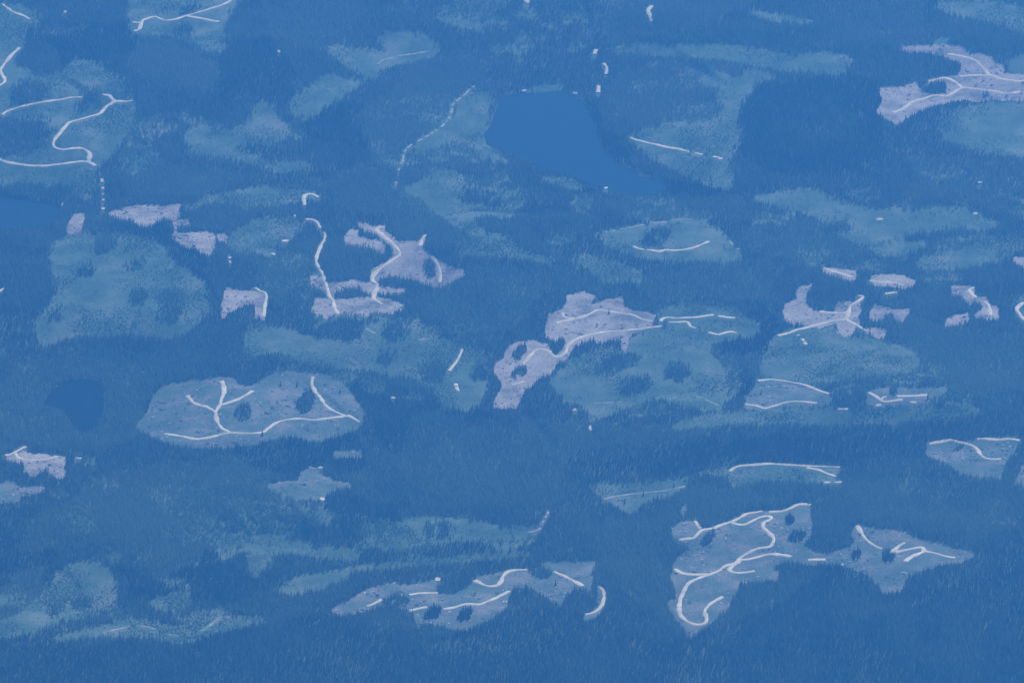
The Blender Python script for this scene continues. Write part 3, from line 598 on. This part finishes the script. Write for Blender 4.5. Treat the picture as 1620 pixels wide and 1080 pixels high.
M_POND = mat('pond_water', b_pond)
def b_log(t, n, l, b):
    a = n.new('ShaderNodeAttribute')
    a.attribute_name = 'tint'
    l.new(ramp(n, l, a.outputs['Fac'], [(0, (0.07, 0.06, 0.05)), (0.45, (0.24, 0.21, 0.18)), (0.8, (0.5, 0.46, 0.40)), (1, (0.62, 0.59, 0.54))]), b.inputs['Base Color'])
M_LOG = mat('weathered_logs', b_log)
def flat_mat(name, col, rough=0.7):
    def build(t, n, l, b):
        c = ramp(n, l, noise_fac(n, l, 0.8), [(0.3, tuple(v * 0.9 for v in col)), (0.7, col)])
        l.new(c, b.inputs['Base Color'])
        b.inputs['Roughness'].default_value = rough
    return mat(name, build)
M_WALL = flat_mat('cabin_wall', (0.7, 0.68, 0.64))
M_ROOF = flat_mat('cabin_roof', (0.75, 0.75, 0.74), 0.5)
M_DOOR = flat_mat('cabin_door', (0.16, 0.09, 0.06))
M_TRUNK = flat_mat('bark', (0.12, 0.085, 0.06))

# ---------------------------------------------------------------- ground sheet out to the horizon
def grow(c, lo, hi):
    a, s = [c[0]], STEP
    while a[-1] > lo:
        s *= 1.45
        a.append(max(lo, a[-1] - s))
    b, s = [c[-1]], STEP
    while b[-1] < hi:
        s *= 1.45
        b.append(min(hi, b[-1] + s))
    return np.concatenate([np.array(a[:0:-1]), c, np.array(b[1:])])
EX = 60000.0
tx, ty = grow(gx, -EX, EX), grow(gy, -EX, EX)
TX, TY = np.meshgrid(tx, ty)
TZ = height(TX, TY)
nx, ny = len(tx), len(ty)
ii = (np.arange(ny - 1)[:, None] * nx + np.arange(nx - 1)[None, :]).ravel()
gq = np.stack([ii, ii + 1, ii + nx + 1, ii + nx], 1)
go = mesh_obj('ground', np.stack([TX, TY, TZ], -1).reshape(-1, 3), gq, M_FLOOR, smooth=True)
tag(go, 'rolling forest floor of the hills under all the woods', 'ground', kind='structure')

# ---------------------------------------------------------------- rasters of the land cover (1 photo pixel per cell)
PAD = 140
RX, RY = np.meshgrid(np.arange(-PAD, int(W) + PAD) + 0.5, np.arange(-PAD, int(H) + PAD) + 0.5)
wx = RX + 5.0 * fbm(N3, RX / 22, RY / 14, 3)
wy = RY + 3.2 * fbm(N4, RX / 22, RY / 14, 3)
wx3 = RX + 46.0 * fbm(N2, RX / 95, RY / 55, 4)
wy3 = RY + 26.0 * fbm(N1, RX / 95, RY / 55, 4)
wx2 = RX + 3.2 * fbm(N4, RX / 9, RY / 6, 2)
wy2 = RY + 2.4 * fbm(N3, RX / 9, RY / 6, 2)
def round_off(pts, k):
    for _ in range(k):
        q = []
        for (ax, ay), (bx, by) in zip(pts, pts[1:] + pts[:1]):
            q += [(0.75 * ax + 0.25 * bx, 0.75 * ay + 0.25 * by), (0.25 * ax + 0.75 * bx, 0.25 * ay + 0.75 * by)]
        pts = q
    return pts
def raster(pts, wob=2):
    pts = round_off(list(pts), 2 if wob == 2 else 0)
    xs, ys = [p[0] for p in pts], [p[1] for p in pts]
    m = np.zeros(RX.shape, bool)
    x0, x1 = max(0, int(min(xs)) + PAD - 60), min(RX.shape[1], int(max(xs)) + PAD + 60)
    y0, y1 = max(0, int(min(ys)) + PAD - 40), min(RX.shape[0], int(max(ys)) + PAD + 40)
    if x1 <= x0 or y1 <= y0:
        return m
    s = np.s_[y0:y1, x0:x1]
    X, Y = ((RX, RY), (wx2, wy2), (wx, wy), (wx3, wy3))[wob]
    m[s] = in_poly(X[s], Y[s], pts)
    return m
def down(m, k):
    r = m.copy()
    for i in range(1, k + 1):
        r[i:] |= m[:-i]
    return r
def up_erode(m, k):
    r = m.copy()
    for i in range(1, k + 1):
        r[i:] &= m[:-i]
    return r
def look(m, px, py):
    xi = np.clip(np.floor(px + PAD).astype(int), 0, m.shape[1] - 1)
    yi = np.clip(np.floor(py + PAD).astype(int), 0, m.shape[0] - 1)
    return m[yi, xi]
HPX = 7          # a grown conifer stands about this many pixels tall
clear_masks = []
clear_all = np.zeros(RX.shape, bool)
for kind, label, polys in CLEARINGS:
    m = np.zeros(RX.shape, bool)
    for p in polys:
        m |= raster(p, 1)
    clear_masks.append(m)
    clear_all |= m
regrow = np.zeros(RX.shape, bool)
for p in REGROWTH:
    regrow |= raster(p, 2)
mott = fbm(N1, RX / 46, RY / 19, 4)
regrow_core = regrow.copy()
for v, p in MOTTLED:
    regrow |= raster(p, 2) & (mott + v > 0.13)
scrub = regrow & ~regrow_core
midage = np.zeros(RX.shape, bool)
for p in MIDAGE:
    midage |= raster(p, 3)
ragged = fbm(N2, RX / 16, RY / 11, 2)
midage &= ~regrow_core
island_masks = [raster(round_off(list(p), 2), 1) if n else raster(p, 2) & (ragged > -0.42) for n, p in ISLANDS]
island_all = np.zeros(RX.shape, bool)
for m in island_masks:
    island_all |= m
lake_all = np.zeros(RX.shape, bool)
for _, p in LAKES:
    lake_all |= raster(p, 1)

# ---------------------------------------------------------------- lakes
def sheet_cells(mask, sx, sy, off, xr, yr):
    """cells of a ground-aligned grid whose centre falls on the mask"""
    xs, ys = np.arange(xr[0], xr[1], sx), np.arange(yr[0], yr[1], sy)
    CX, CY = np.meshgrid(xs + sx / 2, ys + sy / 2)
    px, py = project(np.stack([CX, CY, height(CX, CY)], -1))
    keep = look(mask, px, py) & (px > -PAD) & (px < W + PAD) & (py > -PAD) & (py < H + PAD)
    if not keep.any():
        return None
    j, i = np.nonzero(keep)
    n = len(xs) + 1
    q = np.stack([j * n + i, j * n + i + 1, (j + 1) * n + i + 1, (j + 1) * n + i], 1)
    u, inv = np.unique(q, return_inverse=True)
    vx, vy = xr[0] + (u % n) * sx, yr[0] + (u // n) * sy
    return np.stack([vx, vy, height(vx, vy) + off], -1), inv.reshape(q.shape)
for (label, _), w in zip(LAKES, lake_polys):
    a = np.array(w)
    c = a.mean(0)
    out = []
    for i in range(len(a)):
        p0, p1 = a[i - 1], a[(i + 1) % len(a)]
        t = (p1 - p0) / (np.linalg.norm(p1 - p0) + 1e-9)
        nrm = np.array([-t[1], t[0]])
        if np.dot(nrm, a[i] - c) < 0:
            nrm = -nrm
        out.append(a[i] + nrm * 24)
    me = bpy.data.meshes.new('lake')
    me.from_pydata([(x, y, 0.0) for x, y in out], [], [tuple(range(len(out)))])
    me.materials.append(M_POND if 'pond' in label else M_WATER)
    if me.polygons[0].normal.z < 0:
        me.flip_normals()
    o = bpy.data.objects.new('lake', me)
    scene.collection.objects.link(o)
    tag(o, label, 'lake', kind='structure')

# ---------------------------------------------------------------- clearings
def world_box(mask):
    j, i = np.nonzero(mask)
    px = np.array([i.min(), i.max(), i.min(), i.max()]) - PAD
    py = np.array([j.min(), j.min(), j.max(), j.max()]) - PAD
    x, y, z = ground_at(px, py)
    return (math.floor(x.min()) - 30, x.max() + 30), (math.floor(y.min()) - 150, y.max() + 150)
for ci, ((kind, label, polys), m) in enumerate(zip(CLEARINGS, clear_masks)):
    md = down(m, HPX)
    xr, yr = world_box(md)
    r = sheet_cells(md, 4.0, 8.0, 0.9 + 0.004 * ci, xr, yr)
    o = mesh_obj('clearing', r[0], r[1], M_SLASH2 if kind else M_SLASH, smooth=True)
    tag(o, label, 'clearing', kind='structure')

# ---------------------------------------------------------------- roads
def catmull(P, step):
    P = np.array(P, float)
    P = np.concatenate([[2 * P[0] - P[1]], P, [2 * P[-1] - P[-2]]])
    out = []
    for i in range(1, len(P) - 2):
        p0, p1, p2, p3 = P[i - 1], P[i], P[i + 1], P[i + 2]
        n = max(2, int(np.linalg.norm(p2 - p1) / step))
        t = np.linspace(0, 1, n, endpoint=False)[:, None]
        out.append(0.5 * (2 * p1 + (p2 - p0) * t + (2 * p0 - 5 * p1 + 4 * p2 - p3) * t ** 2 + (3 * p1 - p0 - 3 * p2 + p3) * t ** 3))
    out.append(P[-2][None])
    return np.concatenate(out)
road_open = np.zeros(RX.shape, bool)
lvl = 0
for label, width, branches in ROADS:
    V, F = [], []
    nb = 0
    for share, pts in branches:
        x, y, z = ground_at([p[0] for p in pts], [p[1] for p in pts])
        c = catmull(np.stack([x, y], 1), 7.0)
        s = np.linalg.norm(np.gradient(c, axis=0), axis=1).cumsum()
        c = c + 1.3 * np.stack([N3(s / 30, s * 0 + lvl), N4(s / 30, s * 0 + lvl)], 1)
        t = np.gradient(c, axis=0)
        t /= np.linalg.norm(t, axis=1)[:, None] + 1e-9
        nr = np.stack([-t[:, 1], t[:, 0]], 1)
        wd = width * (0.5 + 0.42 * N1(s / 28, s * 0 + 3 * lvl)) + width * 0.5 * np.clip(N2(s / 24, s * 0 + 5 * lvl) - 0.3, 0, 1) * 3
        a, b = c + nr * wd[:, None], c - nr * wd[:, None]
        wd *= 0.57
        off = 1.5 + 0.06 * (lvl % 9)
        lvl += 1
        # crowned cross-section: verge, edge, crown, edge, verge
        z0 = height(c[:, 0], c[:, 1])
        rows = [np.column_stack([a * 1.0 + nr * 1.2, height(a[:, 0], a[:, 1]) + off - 0.9]), np.column_stack([a, height(a[:, 0], a[:, 1]) + off]),
                np.column_stack([c, z0 + off + 0.25]), np.column_stack([b, height(b[:, 0], b[:, 1]) + off]), np.column_stack([b - nr * 1.2, height(b[:, 0], b[:, 1]) + off - 0.9])]
        n = len(c)
        base = sum(len(v) for v in V)
        V.append(np.stack(rows, 1).reshape(-1, 3))
        k = np.arange(n - 1)
        gate = (N4(s / 16.0, np.full(len(s), 7.7 * lvl)) + 0.5) <= share * 0.9 + 0.12 if share < 1 else np.ones(len(s), bool)
        k = k[gate[:-1]]
        for q in range(4):
            F.append(np.stack([base + k * 5 + q + 1, base + k * 5 + q, base + (k + 1) * 5 + q, base + (k + 1) * 5 + q + 1], 1))
        # the strip kept free of trees
        px, py = project(np.column_stack([c, z0]))
        for qx, qy, ok in zip(px, py, gate):
            if not ok:
                continue
            i, j = int(qx + PAD), int(qy + PAD)
            if 3 < i < RX.shape[1] - 4 and 3 < j < RX.shape[0] - 12:
                road_open[j - 2:j + 2, i - 3:i + 3] = True
    o = mesh_obj('logging_road', np.concatenate(V), np.concatenate(F), M_TRACK if width <= 6 else M_ROAD, smooth=True)
    tag(o, label, 'road', kind='structure')

# ---------------------------------------------------------------- gravel landings
pad_open = np.zeros(RX.shape, bool)
for k, (px, py, rx, ry, label) in enumerate(PADS):
    x, y, z = (float(v) for v in ground_at(px, py))
    n = 26
    th = np.linspace(0, 2 * math.pi, n, endpoint=False)
    rr = 1 + 0.55 * fbm(N2, np.cos(th) * 1.3 + 9 * k, np.sin(th) * 1.3, 3)
    ang = 0.5 * math.sin(k * 2.1)
    ex, ey = rx * rr * np.cos(th), ry * rr * np.sin(th)
    vx, vy = x + ex * math.cos(ang) - ey * math.sin(ang), y + ex * math.sin(ang) + ey * math.cos(ang)
    mx, my = x + 0.5 * (vx - x), y + 0.5 * (vy - y)
    V = np.concatenate([np.column_stack([vx, vy, height(vx, vy) + 1.2]), np.column_stack([mx, my, height(mx, my) + 2.1]), [[x, y, z + 2.3]]])
    i = np.arange(n)
    F = np.concatenate([np.stack([i, (i + 1) % n, n + (i + 1) % n], 1), np.stack([i, n + (i + 1) % n, n + i], 1), np.stack([n + i, n + (i + 1) % n, np.full(n, 2 * n)], 1)])
    o = mesh_obj('gravel_landing', V, F, M_ROAD, smooth=True)
    tag(o, label, 'landing', kind='structure')
    qx, qy = project(np.column_stack([vx, vy, height(vx, vy)]))
    pad_open |= raster([(a, b) for a, b in zip(qx, qy)], 0)
for px, py, _, _ in CABINS:
    pad_open |= raster([(px - 4, py - 4), (px + 5, py - 4), (px + 5, py + 2), (px - 4, py + 2)], 0)

# ---------------------------------------------------------------- tree shapes
def cone_tree(tiers, sides, seed, r=0.13):
    """a conifer crown one unit tall: stacked ragged skirts"""
    g = np.random.default_rng(seed)
    V, F = [], []
    for t in range(tiers):
        f = t / tiers
        z0, z1 = 0.06 + 0.86 * f, min(1.0, 0.06 + 0.86 * (f + 1.75 / tiers))
        if t == tiers - 1:
            z1 = 1.0
        rad = r * (1 - 0.80 * f)
        b = len(V)
        ph = g.random() * 6.28
        for s in range(sides):
            q = rad * (0.68 + 0.6 * g.random())
            a = ph + 6.283 * s / sides
            V.append((q * math.cos(a), q * math.sin(a), z0 + 0.05 * (g.random() - 0.5)))
        V.append((0.01 * (g.random() - 0.5), 0.01 * (g.random() - 0.5), z1))
        for s in range(sides):
            F.append((b + s, b + (s + 1) % sides, b + sides))
    return np.array(V), np.array(F)
def frond_tree(tiers, per, seed, r=0.16, z0=0.22):
    """a crown one unit tall: open tiers of drooping boughs that light can pass between"""
    g = np.random.default_rng(seed)
    V, F = [], []
    for t in range(tiers):
        f = t / (tiers - 1)
        z = z0 + (0.86 - z0) * f
        rad = r * (1 - 0.78 * f)
        ph = g.random() * 6.28
        for k in range(per):
            a = ph + 6.283 * k / per + 0.5 * (g.random() - 0.5)
            w = 0.5 + 0.35 * g.random()
            q = rad * (0.75 + 0.55 * g.random())
            b = len(V)
            V.append((0.02 * (g.random() - 0.5), 0.02 * (g.random() - 0.5), z + 0.04 + rad * 0.32))
            for u in (-1, 1):
                V.append((q * math.cos(a + u * w), q * math.sin(a + u * w), z - 0.05 * g.random() - 0.02))
            F.append((b, b + 1, b + 2))
    b = len(V)
    e = 0.2 * r
    V += [(e, 0, 0.84), (-e, 0, 0.84), (0, e, 0.86), (0, -e, 0.86), (0, 0, 1.0)]
    F += [(b, b + 1, b + 4), (b + 2, b + 3, b + 4)]
    return np.array(V), np.array(F)
def blob_tree(sides, seed, r=0.3):
    g = np.random.default_rng(seed)
    V, F = [], []
    for zz, rad in ((0.12, 0.6), (0.5, 1.0), (0.82, 0.6)):
        ph = g.random() * 6
        for s in range(sides):
            q = r * rad * (0.7 + 0.55 * g.random())
            a = ph * 0.2 + 6.283 * s / sides
            V.append((q * math.cos(a), q * math.sin(a), zz + 0.14 * (g.random() - 0.5)))
    V.append((0, 0, 1))
    for t in range(2):
        for s in range(sides):
            a, b = t * sides + s, t * sides + (s + 1) % sides
            F += [(a, b, b + sides), (a, b + sides, a + sides)]
    for s in range(sides):
        F.append((2 * sides + s, 2 * sides + (s + 1) % sides, 3 * sides))
    return np.array(V), np.array(F)
def scatter_mesh(protos, x, y, z, hgt, wid, tint):
    """one mesh out of many standing copies of the shapes"""
    which = rng.integers(0, len(protos), len(x))
    ang = rng.random(len(x)) * 6.283
    VV, FF, TT = [], [], []
    base = 0
    for k, (pv, pf) in enumerate(protos):
        s = np.nonzero(which == k)[0]
        if not len(s):
            continue
        c, sn = np.cos(ang[s])[:, None], np.sin(ang[s])[:, None]
        w = wid[s][:, None]
        X = x[s][:, None] + w * (pv[:, 0] * c - pv[:, 1] * sn)
        Y = y[s][:, None] + w * (pv[:, 0] * sn + pv[:, 1] * c)
        ZZ = z[s][:, None] + hgt[s][:, None] * pv[:, 2]
        VV.append(np.stack([X, Y, ZZ], -1).reshape(-1, 3).astype(np.float32))
        FF.append((pf[None] + base + (np.arange(len(s)) * len(pv))[:, None, None]).reshape(-1, 3))
        TT.append(np.repeat(tint[s], len(pv)))
        base += len(s) * len(pv)
    return np.concatenate(VV), np.concatenate(FF), np.concatenate(TT)
def scatter_points(sp):
    """jittered points over the ground in view, with their photo positions"""
    xs, ys = np.arange(-2100, 2100, sp), np.arange(-2800, 3550, sp)
    X, Y = np.meshgrid(xs, ys)
    X = X + (np.arange(len(ys)) % 2)[:, None] * sp * 0.5
    X = (X + rng.uniform(-0.42, 0.42, X.shape) * sp).ravel()
    Y = (Y + rng.uniform(-0.42, 0.42, Y.shape) * sp).ravel()
    Zp = height(X, Y)
    px, py = project(np.stack([X, Y, Zp], -1))
    k = (px > -110) & (px < W + 110) & (py > -70) & (py < H + 110) & (Zp > 0.3)
    return X[k], Y[k], Zp[k], px[k], py[k]
PROTO = [frond_tree(5, 4, s, 0.15) for s in range(8)]
PROTO_MID = [frond_tree(3, 4, 80 + s, 0.26, 0.4) for s in range(6)]
PROTO_SHRUB = [frond_tree(2, 5, 120 + s, 0.55, 0.35) for s in range(6)]
hard_open = clear_all | road_open | pad_open
open_tall = down(hard_open, HPX)
open_reg = down(regrow, HPX - 1) & ~island_all
open_tall &= ~island_all
open_tall |= down(road_open & clear_all, 3)
open_tall |= down(road_open | pad_open, HPX - 2) & ~down(clear_all, HPX)
open_mid = down(hard_open, 5) | down(regrow_core, 4)
island_base = np.zeros(RX.shape, bool)
for m in island_masks:
    island_base |= up_erode(m, 5)

# standing timber
X, Y, ZP, px, py = scatter_points(6.9)
grove = fbm(N2, X / 260, Y / 300, 4)
gap = fbm(N4, X / 90, Y / 120, 3)
jx, jy = px + rng.normal(0, 3.6, len(X)), py + rng.normal(0, 2.2, len(X))
keep = ~look(open_tall, px, py) & ~look(open_reg, jx, jy) & ~look(midage, jx, jy)
keep &= ~(look(island_all, px, py) & ~look(island_base, px, py))
keep &= rng.random(len(X)) < np.clip(0.96 - 1.1 * np.clip(gap - 0.22, 0, 1), 0.3, 1)
X, Y, ZP, px, py, grove = (v[keep] for v in (X, Y, ZP, px, py, grove))
hgt = (16.5 + 8 * grove + rng.normal(0, 3.2, len(X))).clip(7, 28)
wid = hgt * rng.uniform(1.05, 1.6, len(X))
stand_shade = np.zeros(RX.shape, np.float32)
for v, p in STANDS_AND_SHADE:
    stand_shade[raster(p, 3)] += 1.6 * v
tint = np.clip(0.57 + 0.75 * grove + 0.4 * fbm(N1, X / 75, Y / 95, 2) + look(stand_shade, px, py) + rng.normal(0, 0.17, len(X)), 0, 1)
single = np.zeros(len(X), bool)
picks = []
for (label, p), m in zip(ISLANDS, island_masks):
    if label:
        s = look(m, px, py) & ~single
        idx = np.nonzero(s)[0]
        room = 285 - sum(len(q[1]) for q in picks)
        idx = idx[:max(0, room)]
        single[idx] = True
        picks.append((label, idx))
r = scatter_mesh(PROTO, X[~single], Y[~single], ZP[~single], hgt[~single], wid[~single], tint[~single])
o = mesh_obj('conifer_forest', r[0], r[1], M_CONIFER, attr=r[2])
tag(o, 'dense dark green conifer forest covering most of the hills', 'forest', kind='stuff')
print('TREES', len(X), 'single', [(len(q[1])) for q in picks])

# single trees one can tell apart
def tree_mesh(seed):
    cv, cf = frond_tree(8, 6, 300 + seed, 0.16, 0.14)
    tv = [(0.016 * math.cos(a), 0.016 * math.sin(a), zz) for zz in (-0.03, 0.2) for a in np.linspace(0, 6.283, 6)[:-1]]
    tf = []
    for s in range(5):
        a, b = s, (s + 1) % 5
        tf += [(a, b, 5 + b), (a, 5 + b, 5 + a)]
    o = mesh_obj('conifer', np.concatenate([cv, np.array(tv)]), np.concatenate([cf, np.array(tf) + len(cv)]), [M_CONIFER, M_TRUNK],
                 attr=np.concatenate([np.full(len(cv), 0.25 + 0.08 * (seed % 4)), np.zeros(len(tv))]), mat_idx=[0] * len(cf) + [1] * len(tf))
    return o
protos = [tree_mesh(s) for s in range(6)]
used = [False] * 6
def place_tree(x, y, z, h, label, group):
    k = random.randrange(6)
    o = protos[k]
    if used[k]:
        o = o.copy()
        scene.collection.objects.link(o)
    used[k] = True
    o.location = (x, y, z)
    o.rotation_euler = (0, 0, random.random() * 6.28)
    o.scale = (h, h, h)
    o['label'], o['category'] = label, 'tree'
    o['group'] = group
for label, idx in picks:
    for i in idx:
        place_tree(X[i], Y[i], ZP[i], float(hgt[i]), label, label.replace('dark conifer', 'conifers'))
for lx, ly, label in LONE:
    x, y, z = (float(v) for v in ground_at(lx, ly))
    place_tree(x, y, z, random.uniform(19, 25), label, 'single conifers on open ground')
for k in range(6):
    if not used[k]:
        bpy.data.objects.remove(protos[k])

# young even-aged forest
X, Y, ZP, px, py = scatter_points(6.2)
keep = (look(midage & ~scrub, px + rng.normal(0, 5, len(X)), py + rng.normal(0, 3, len(X))) | (look(scrub, px, py) & (rng.random(len(X)) < 0.42))) & ~look(open_mid, px, py) & ~look(island_base, px, py)
X, Y, ZP = X[keep], Y[keep], ZP[keep]
grove = fbm(N3, X / 200, Y / 240, 4)
hgt = (12 + 5 * grove + rng.normal(0, 1.6, len(X))).clip(6, 19)
r = scatter_mesh(PROTO_MID, X, Y, ZP, hgt, hgt * 1.15, np.clip(0.5 + 0.6 * grove + rng.normal(0, 0.14, len(X)), 0, 1))
o = mesh_obj('young_forest', r[0], r[1], M_YOUNG, attr=r[2])
tag(o, 'smooth mid green young forest filling older clearings', 'young forest', kind='stuff')
print('MID', len(X))

# low regrowth: its ground cover and the bushes in it
reg_ground = down(regrow, 6) & ~down(clear_all, 4) & ~lake_all
r = sheet_cells(reg_ground, 9.0, 15.0, 0.5, (-2250, 2250), (-2900, 3600))
X, Y, ZP, px, py = scatter_points(8.0)
keep = look(regrow, px + rng.normal(0, 3, len(X)), py + rng.normal(0, 2, len(X))) & ~look(down(hard_open, 3), px, py) & ~look(island_base, px, py)
dens = fbm(N1, X / 120, Y / 150, 4)
keep &= rng.random(len(X)) < np.clip(0.55 + 1.2 * dens, 0.12, 1)
X, Y, ZP, dens = X[keep], Y[keep], ZP[keep], dens[keep]
hgt = (3.2 + 3.5 * dens + rng.normal(0, 1.0, len(X))).clip(1.2, 8)
s = scatter_mesh(PROTO_SHRUB, X, Y, ZP, hgt, hgt * 1.2, np.clip(0.5 - 0.5 * dens + rng.normal(0, 0.2, len(X)), 0, 1))
tri = np.concatenate([r[1][:, [0, 1, 2]], r[1][:, [0, 2, 3]]])
nv = len(r[0])
o = mesh_obj('regrowth_vegetation', np.concatenate([r[0], s[0]]), np.concatenate([tri, s[1] + nv]), [M_REGROWTH, M_SHRUB],
             attr=np.concatenate([np.zeros(nv), s[2]]), mat_idx=np.concatenate([np.zeros(len(tri), int), np.ones(len(s[1]), int)]))
tag(o, 'low light green regrowth spread over the older clearings', 'regrowth', kind='stuff')
print('SHRUB', len(X))

# logging slash and stumps on the clearcuts
def log_proto(seed):
    g = np.random.default_rng(seed)
    V, F = [], []
    for k in range(4):
        a, L, w = g.random() * 3.14, 0.5 + 0.6 * g.random(), 0.06 + 0.07 * g.random()
        ox, oy, oz = g.normal(0, 0.25), g.normal(0, 0.25), 0.1 * k
        d, e = np.array([math.cos(a), math.sin(a)]), np.array([-math.sin(a), math.cos(a)])
        b = len(V)
        for u in (-0.5, 0.5):
            for q in range(5):
                t = 6.283 * q / 5
                p = d * L * u + e * w * math.cos(t)
                V.append((ox + p[0], oy + p[1], oz + 0.1 + w * math.sin(t) + 0.1 * u * g.random()))
        for q in range(5):
            i, j = b + q, b + (q + 1) % 5
            F += [(i, j, j + 5), (i, j + 5, i + 5)]
        F += [(b, b + 2, b + 1), (b, b + 3, b + 2), (b, b + 4, b + 3), (b + 5, b + 6, b + 7), (b + 5, b + 7, b + 8), (b + 5, b + 8, b + 9)]
    return np.array(V), np.array(F)
X, Y, ZP, px, py = scatter_points(9.0)
pile = fbm(N4, X / 70, Y / 90, 3)
keep = look(down(clear_all, 5), px, py) & ~look(down(road_open, 1), px, py) & (rng.random(len(X)) < np.clip(0.2 + 1.0 * pile, 0.05, 0.85))
X, Y, ZP = X[keep], Y[keep], ZP[keep]
sz = np.clip(rng.gamma(2.2, 1.9, len(X)), 1.5, 12)
s = scatter_mesh([log_proto(k) for k in range(5)], X, Y, ZP + 0.8, sz * 0.7, sz, rng.beta(0.75, 0.8, len(X)))
o = mesh_obj('logging_slash_debris', s[0], s[1], M_LOG, attr=s[2])
tag(o, 'scattered bleached logs and stumps on the clearcut ground', 'slash', kind='stuff')
print('SLASH', len(X))

# ---------------------------------------------------------------- cabins
def box(x0, x1, y0, y1, z0, z1):
    V = [(x, y, z) for z in (z0, z1) for y in (y0, y1) for x in (x0, x1)]
    F = [(0, 2, 3, 1), (4, 5, 7, 6), (0, 1, 5, 4), (2, 6, 7, 3), (0, 4, 6, 2), (1, 3, 7, 5)]
    return V, F
for px, py, rot, label in CABINS:
    x, y, z = (float(v) for v in ground_at(px, py))
    e = bpy.data.objects.new('cabin', None)
    e.location = (x, y, max(z, 0.5) + 0.6)
    e.rotation_euler = (0, 0, math.radians(rot))
    scene.collection.objects.link(e)
    tag(e, label, 'cabin', 'small cabins scattered near the lake')
    V, F = box(-6, 6, -4, 4, -1.5, 3.2)
    mesh_obj('wall', V, F, M_WALL, e)
    V = [(-6.8, -4.9, 3.0), (6.8, -4.9, 3.0), (6.8, 4.9, 3.0), (-6.8, 4.9, 3.0), (-6.8, 0, 6.2), (6.8, 0, 6.2)]
    T = [(0, 1, 5), (0, 5, 4), (2, 3, 4), (2, 4, 5), (0, 4, 3), (1, 2, 5), (0, 3, 2), (0, 2, 1)]
    mesh_obj('roof', V, T, M_ROOF, e)
    V, F = box(-0.6, 0.6, -4.12, -4.003, 0, 2.1)
    mesh_obj('door', V, F, M_DOOR, e)

# ---------------------------------------------------------------- the air
V, F = box(-EX - 500, EX + 500, -EX - 500, EX + 500, -6.0, ALT + 150)
hm = bpy.data.materials.new('haze')
hm.use_nodes = True
n = hm.node_tree.nodes
n.clear()
out = n.new('ShaderNodeOutputMaterial')
pv = n.new('ShaderNodeVolumePrincipled')
pv.inputs['Color'].default_value = (*HAZE_COLOR, 1)
pv.inputs['Density'].default_value = HAZE_DENSITY
pv.inputs['Anisotropy'].default_value = 0.5
hm.node_tree.links.new(pv.outputs[0], out.inputs['Volume'])
o = mesh_obj('haze', V, F, hm)
tag(o, 'even blue haze filling the air over the whole landscape', 'haze', kind='stuff')
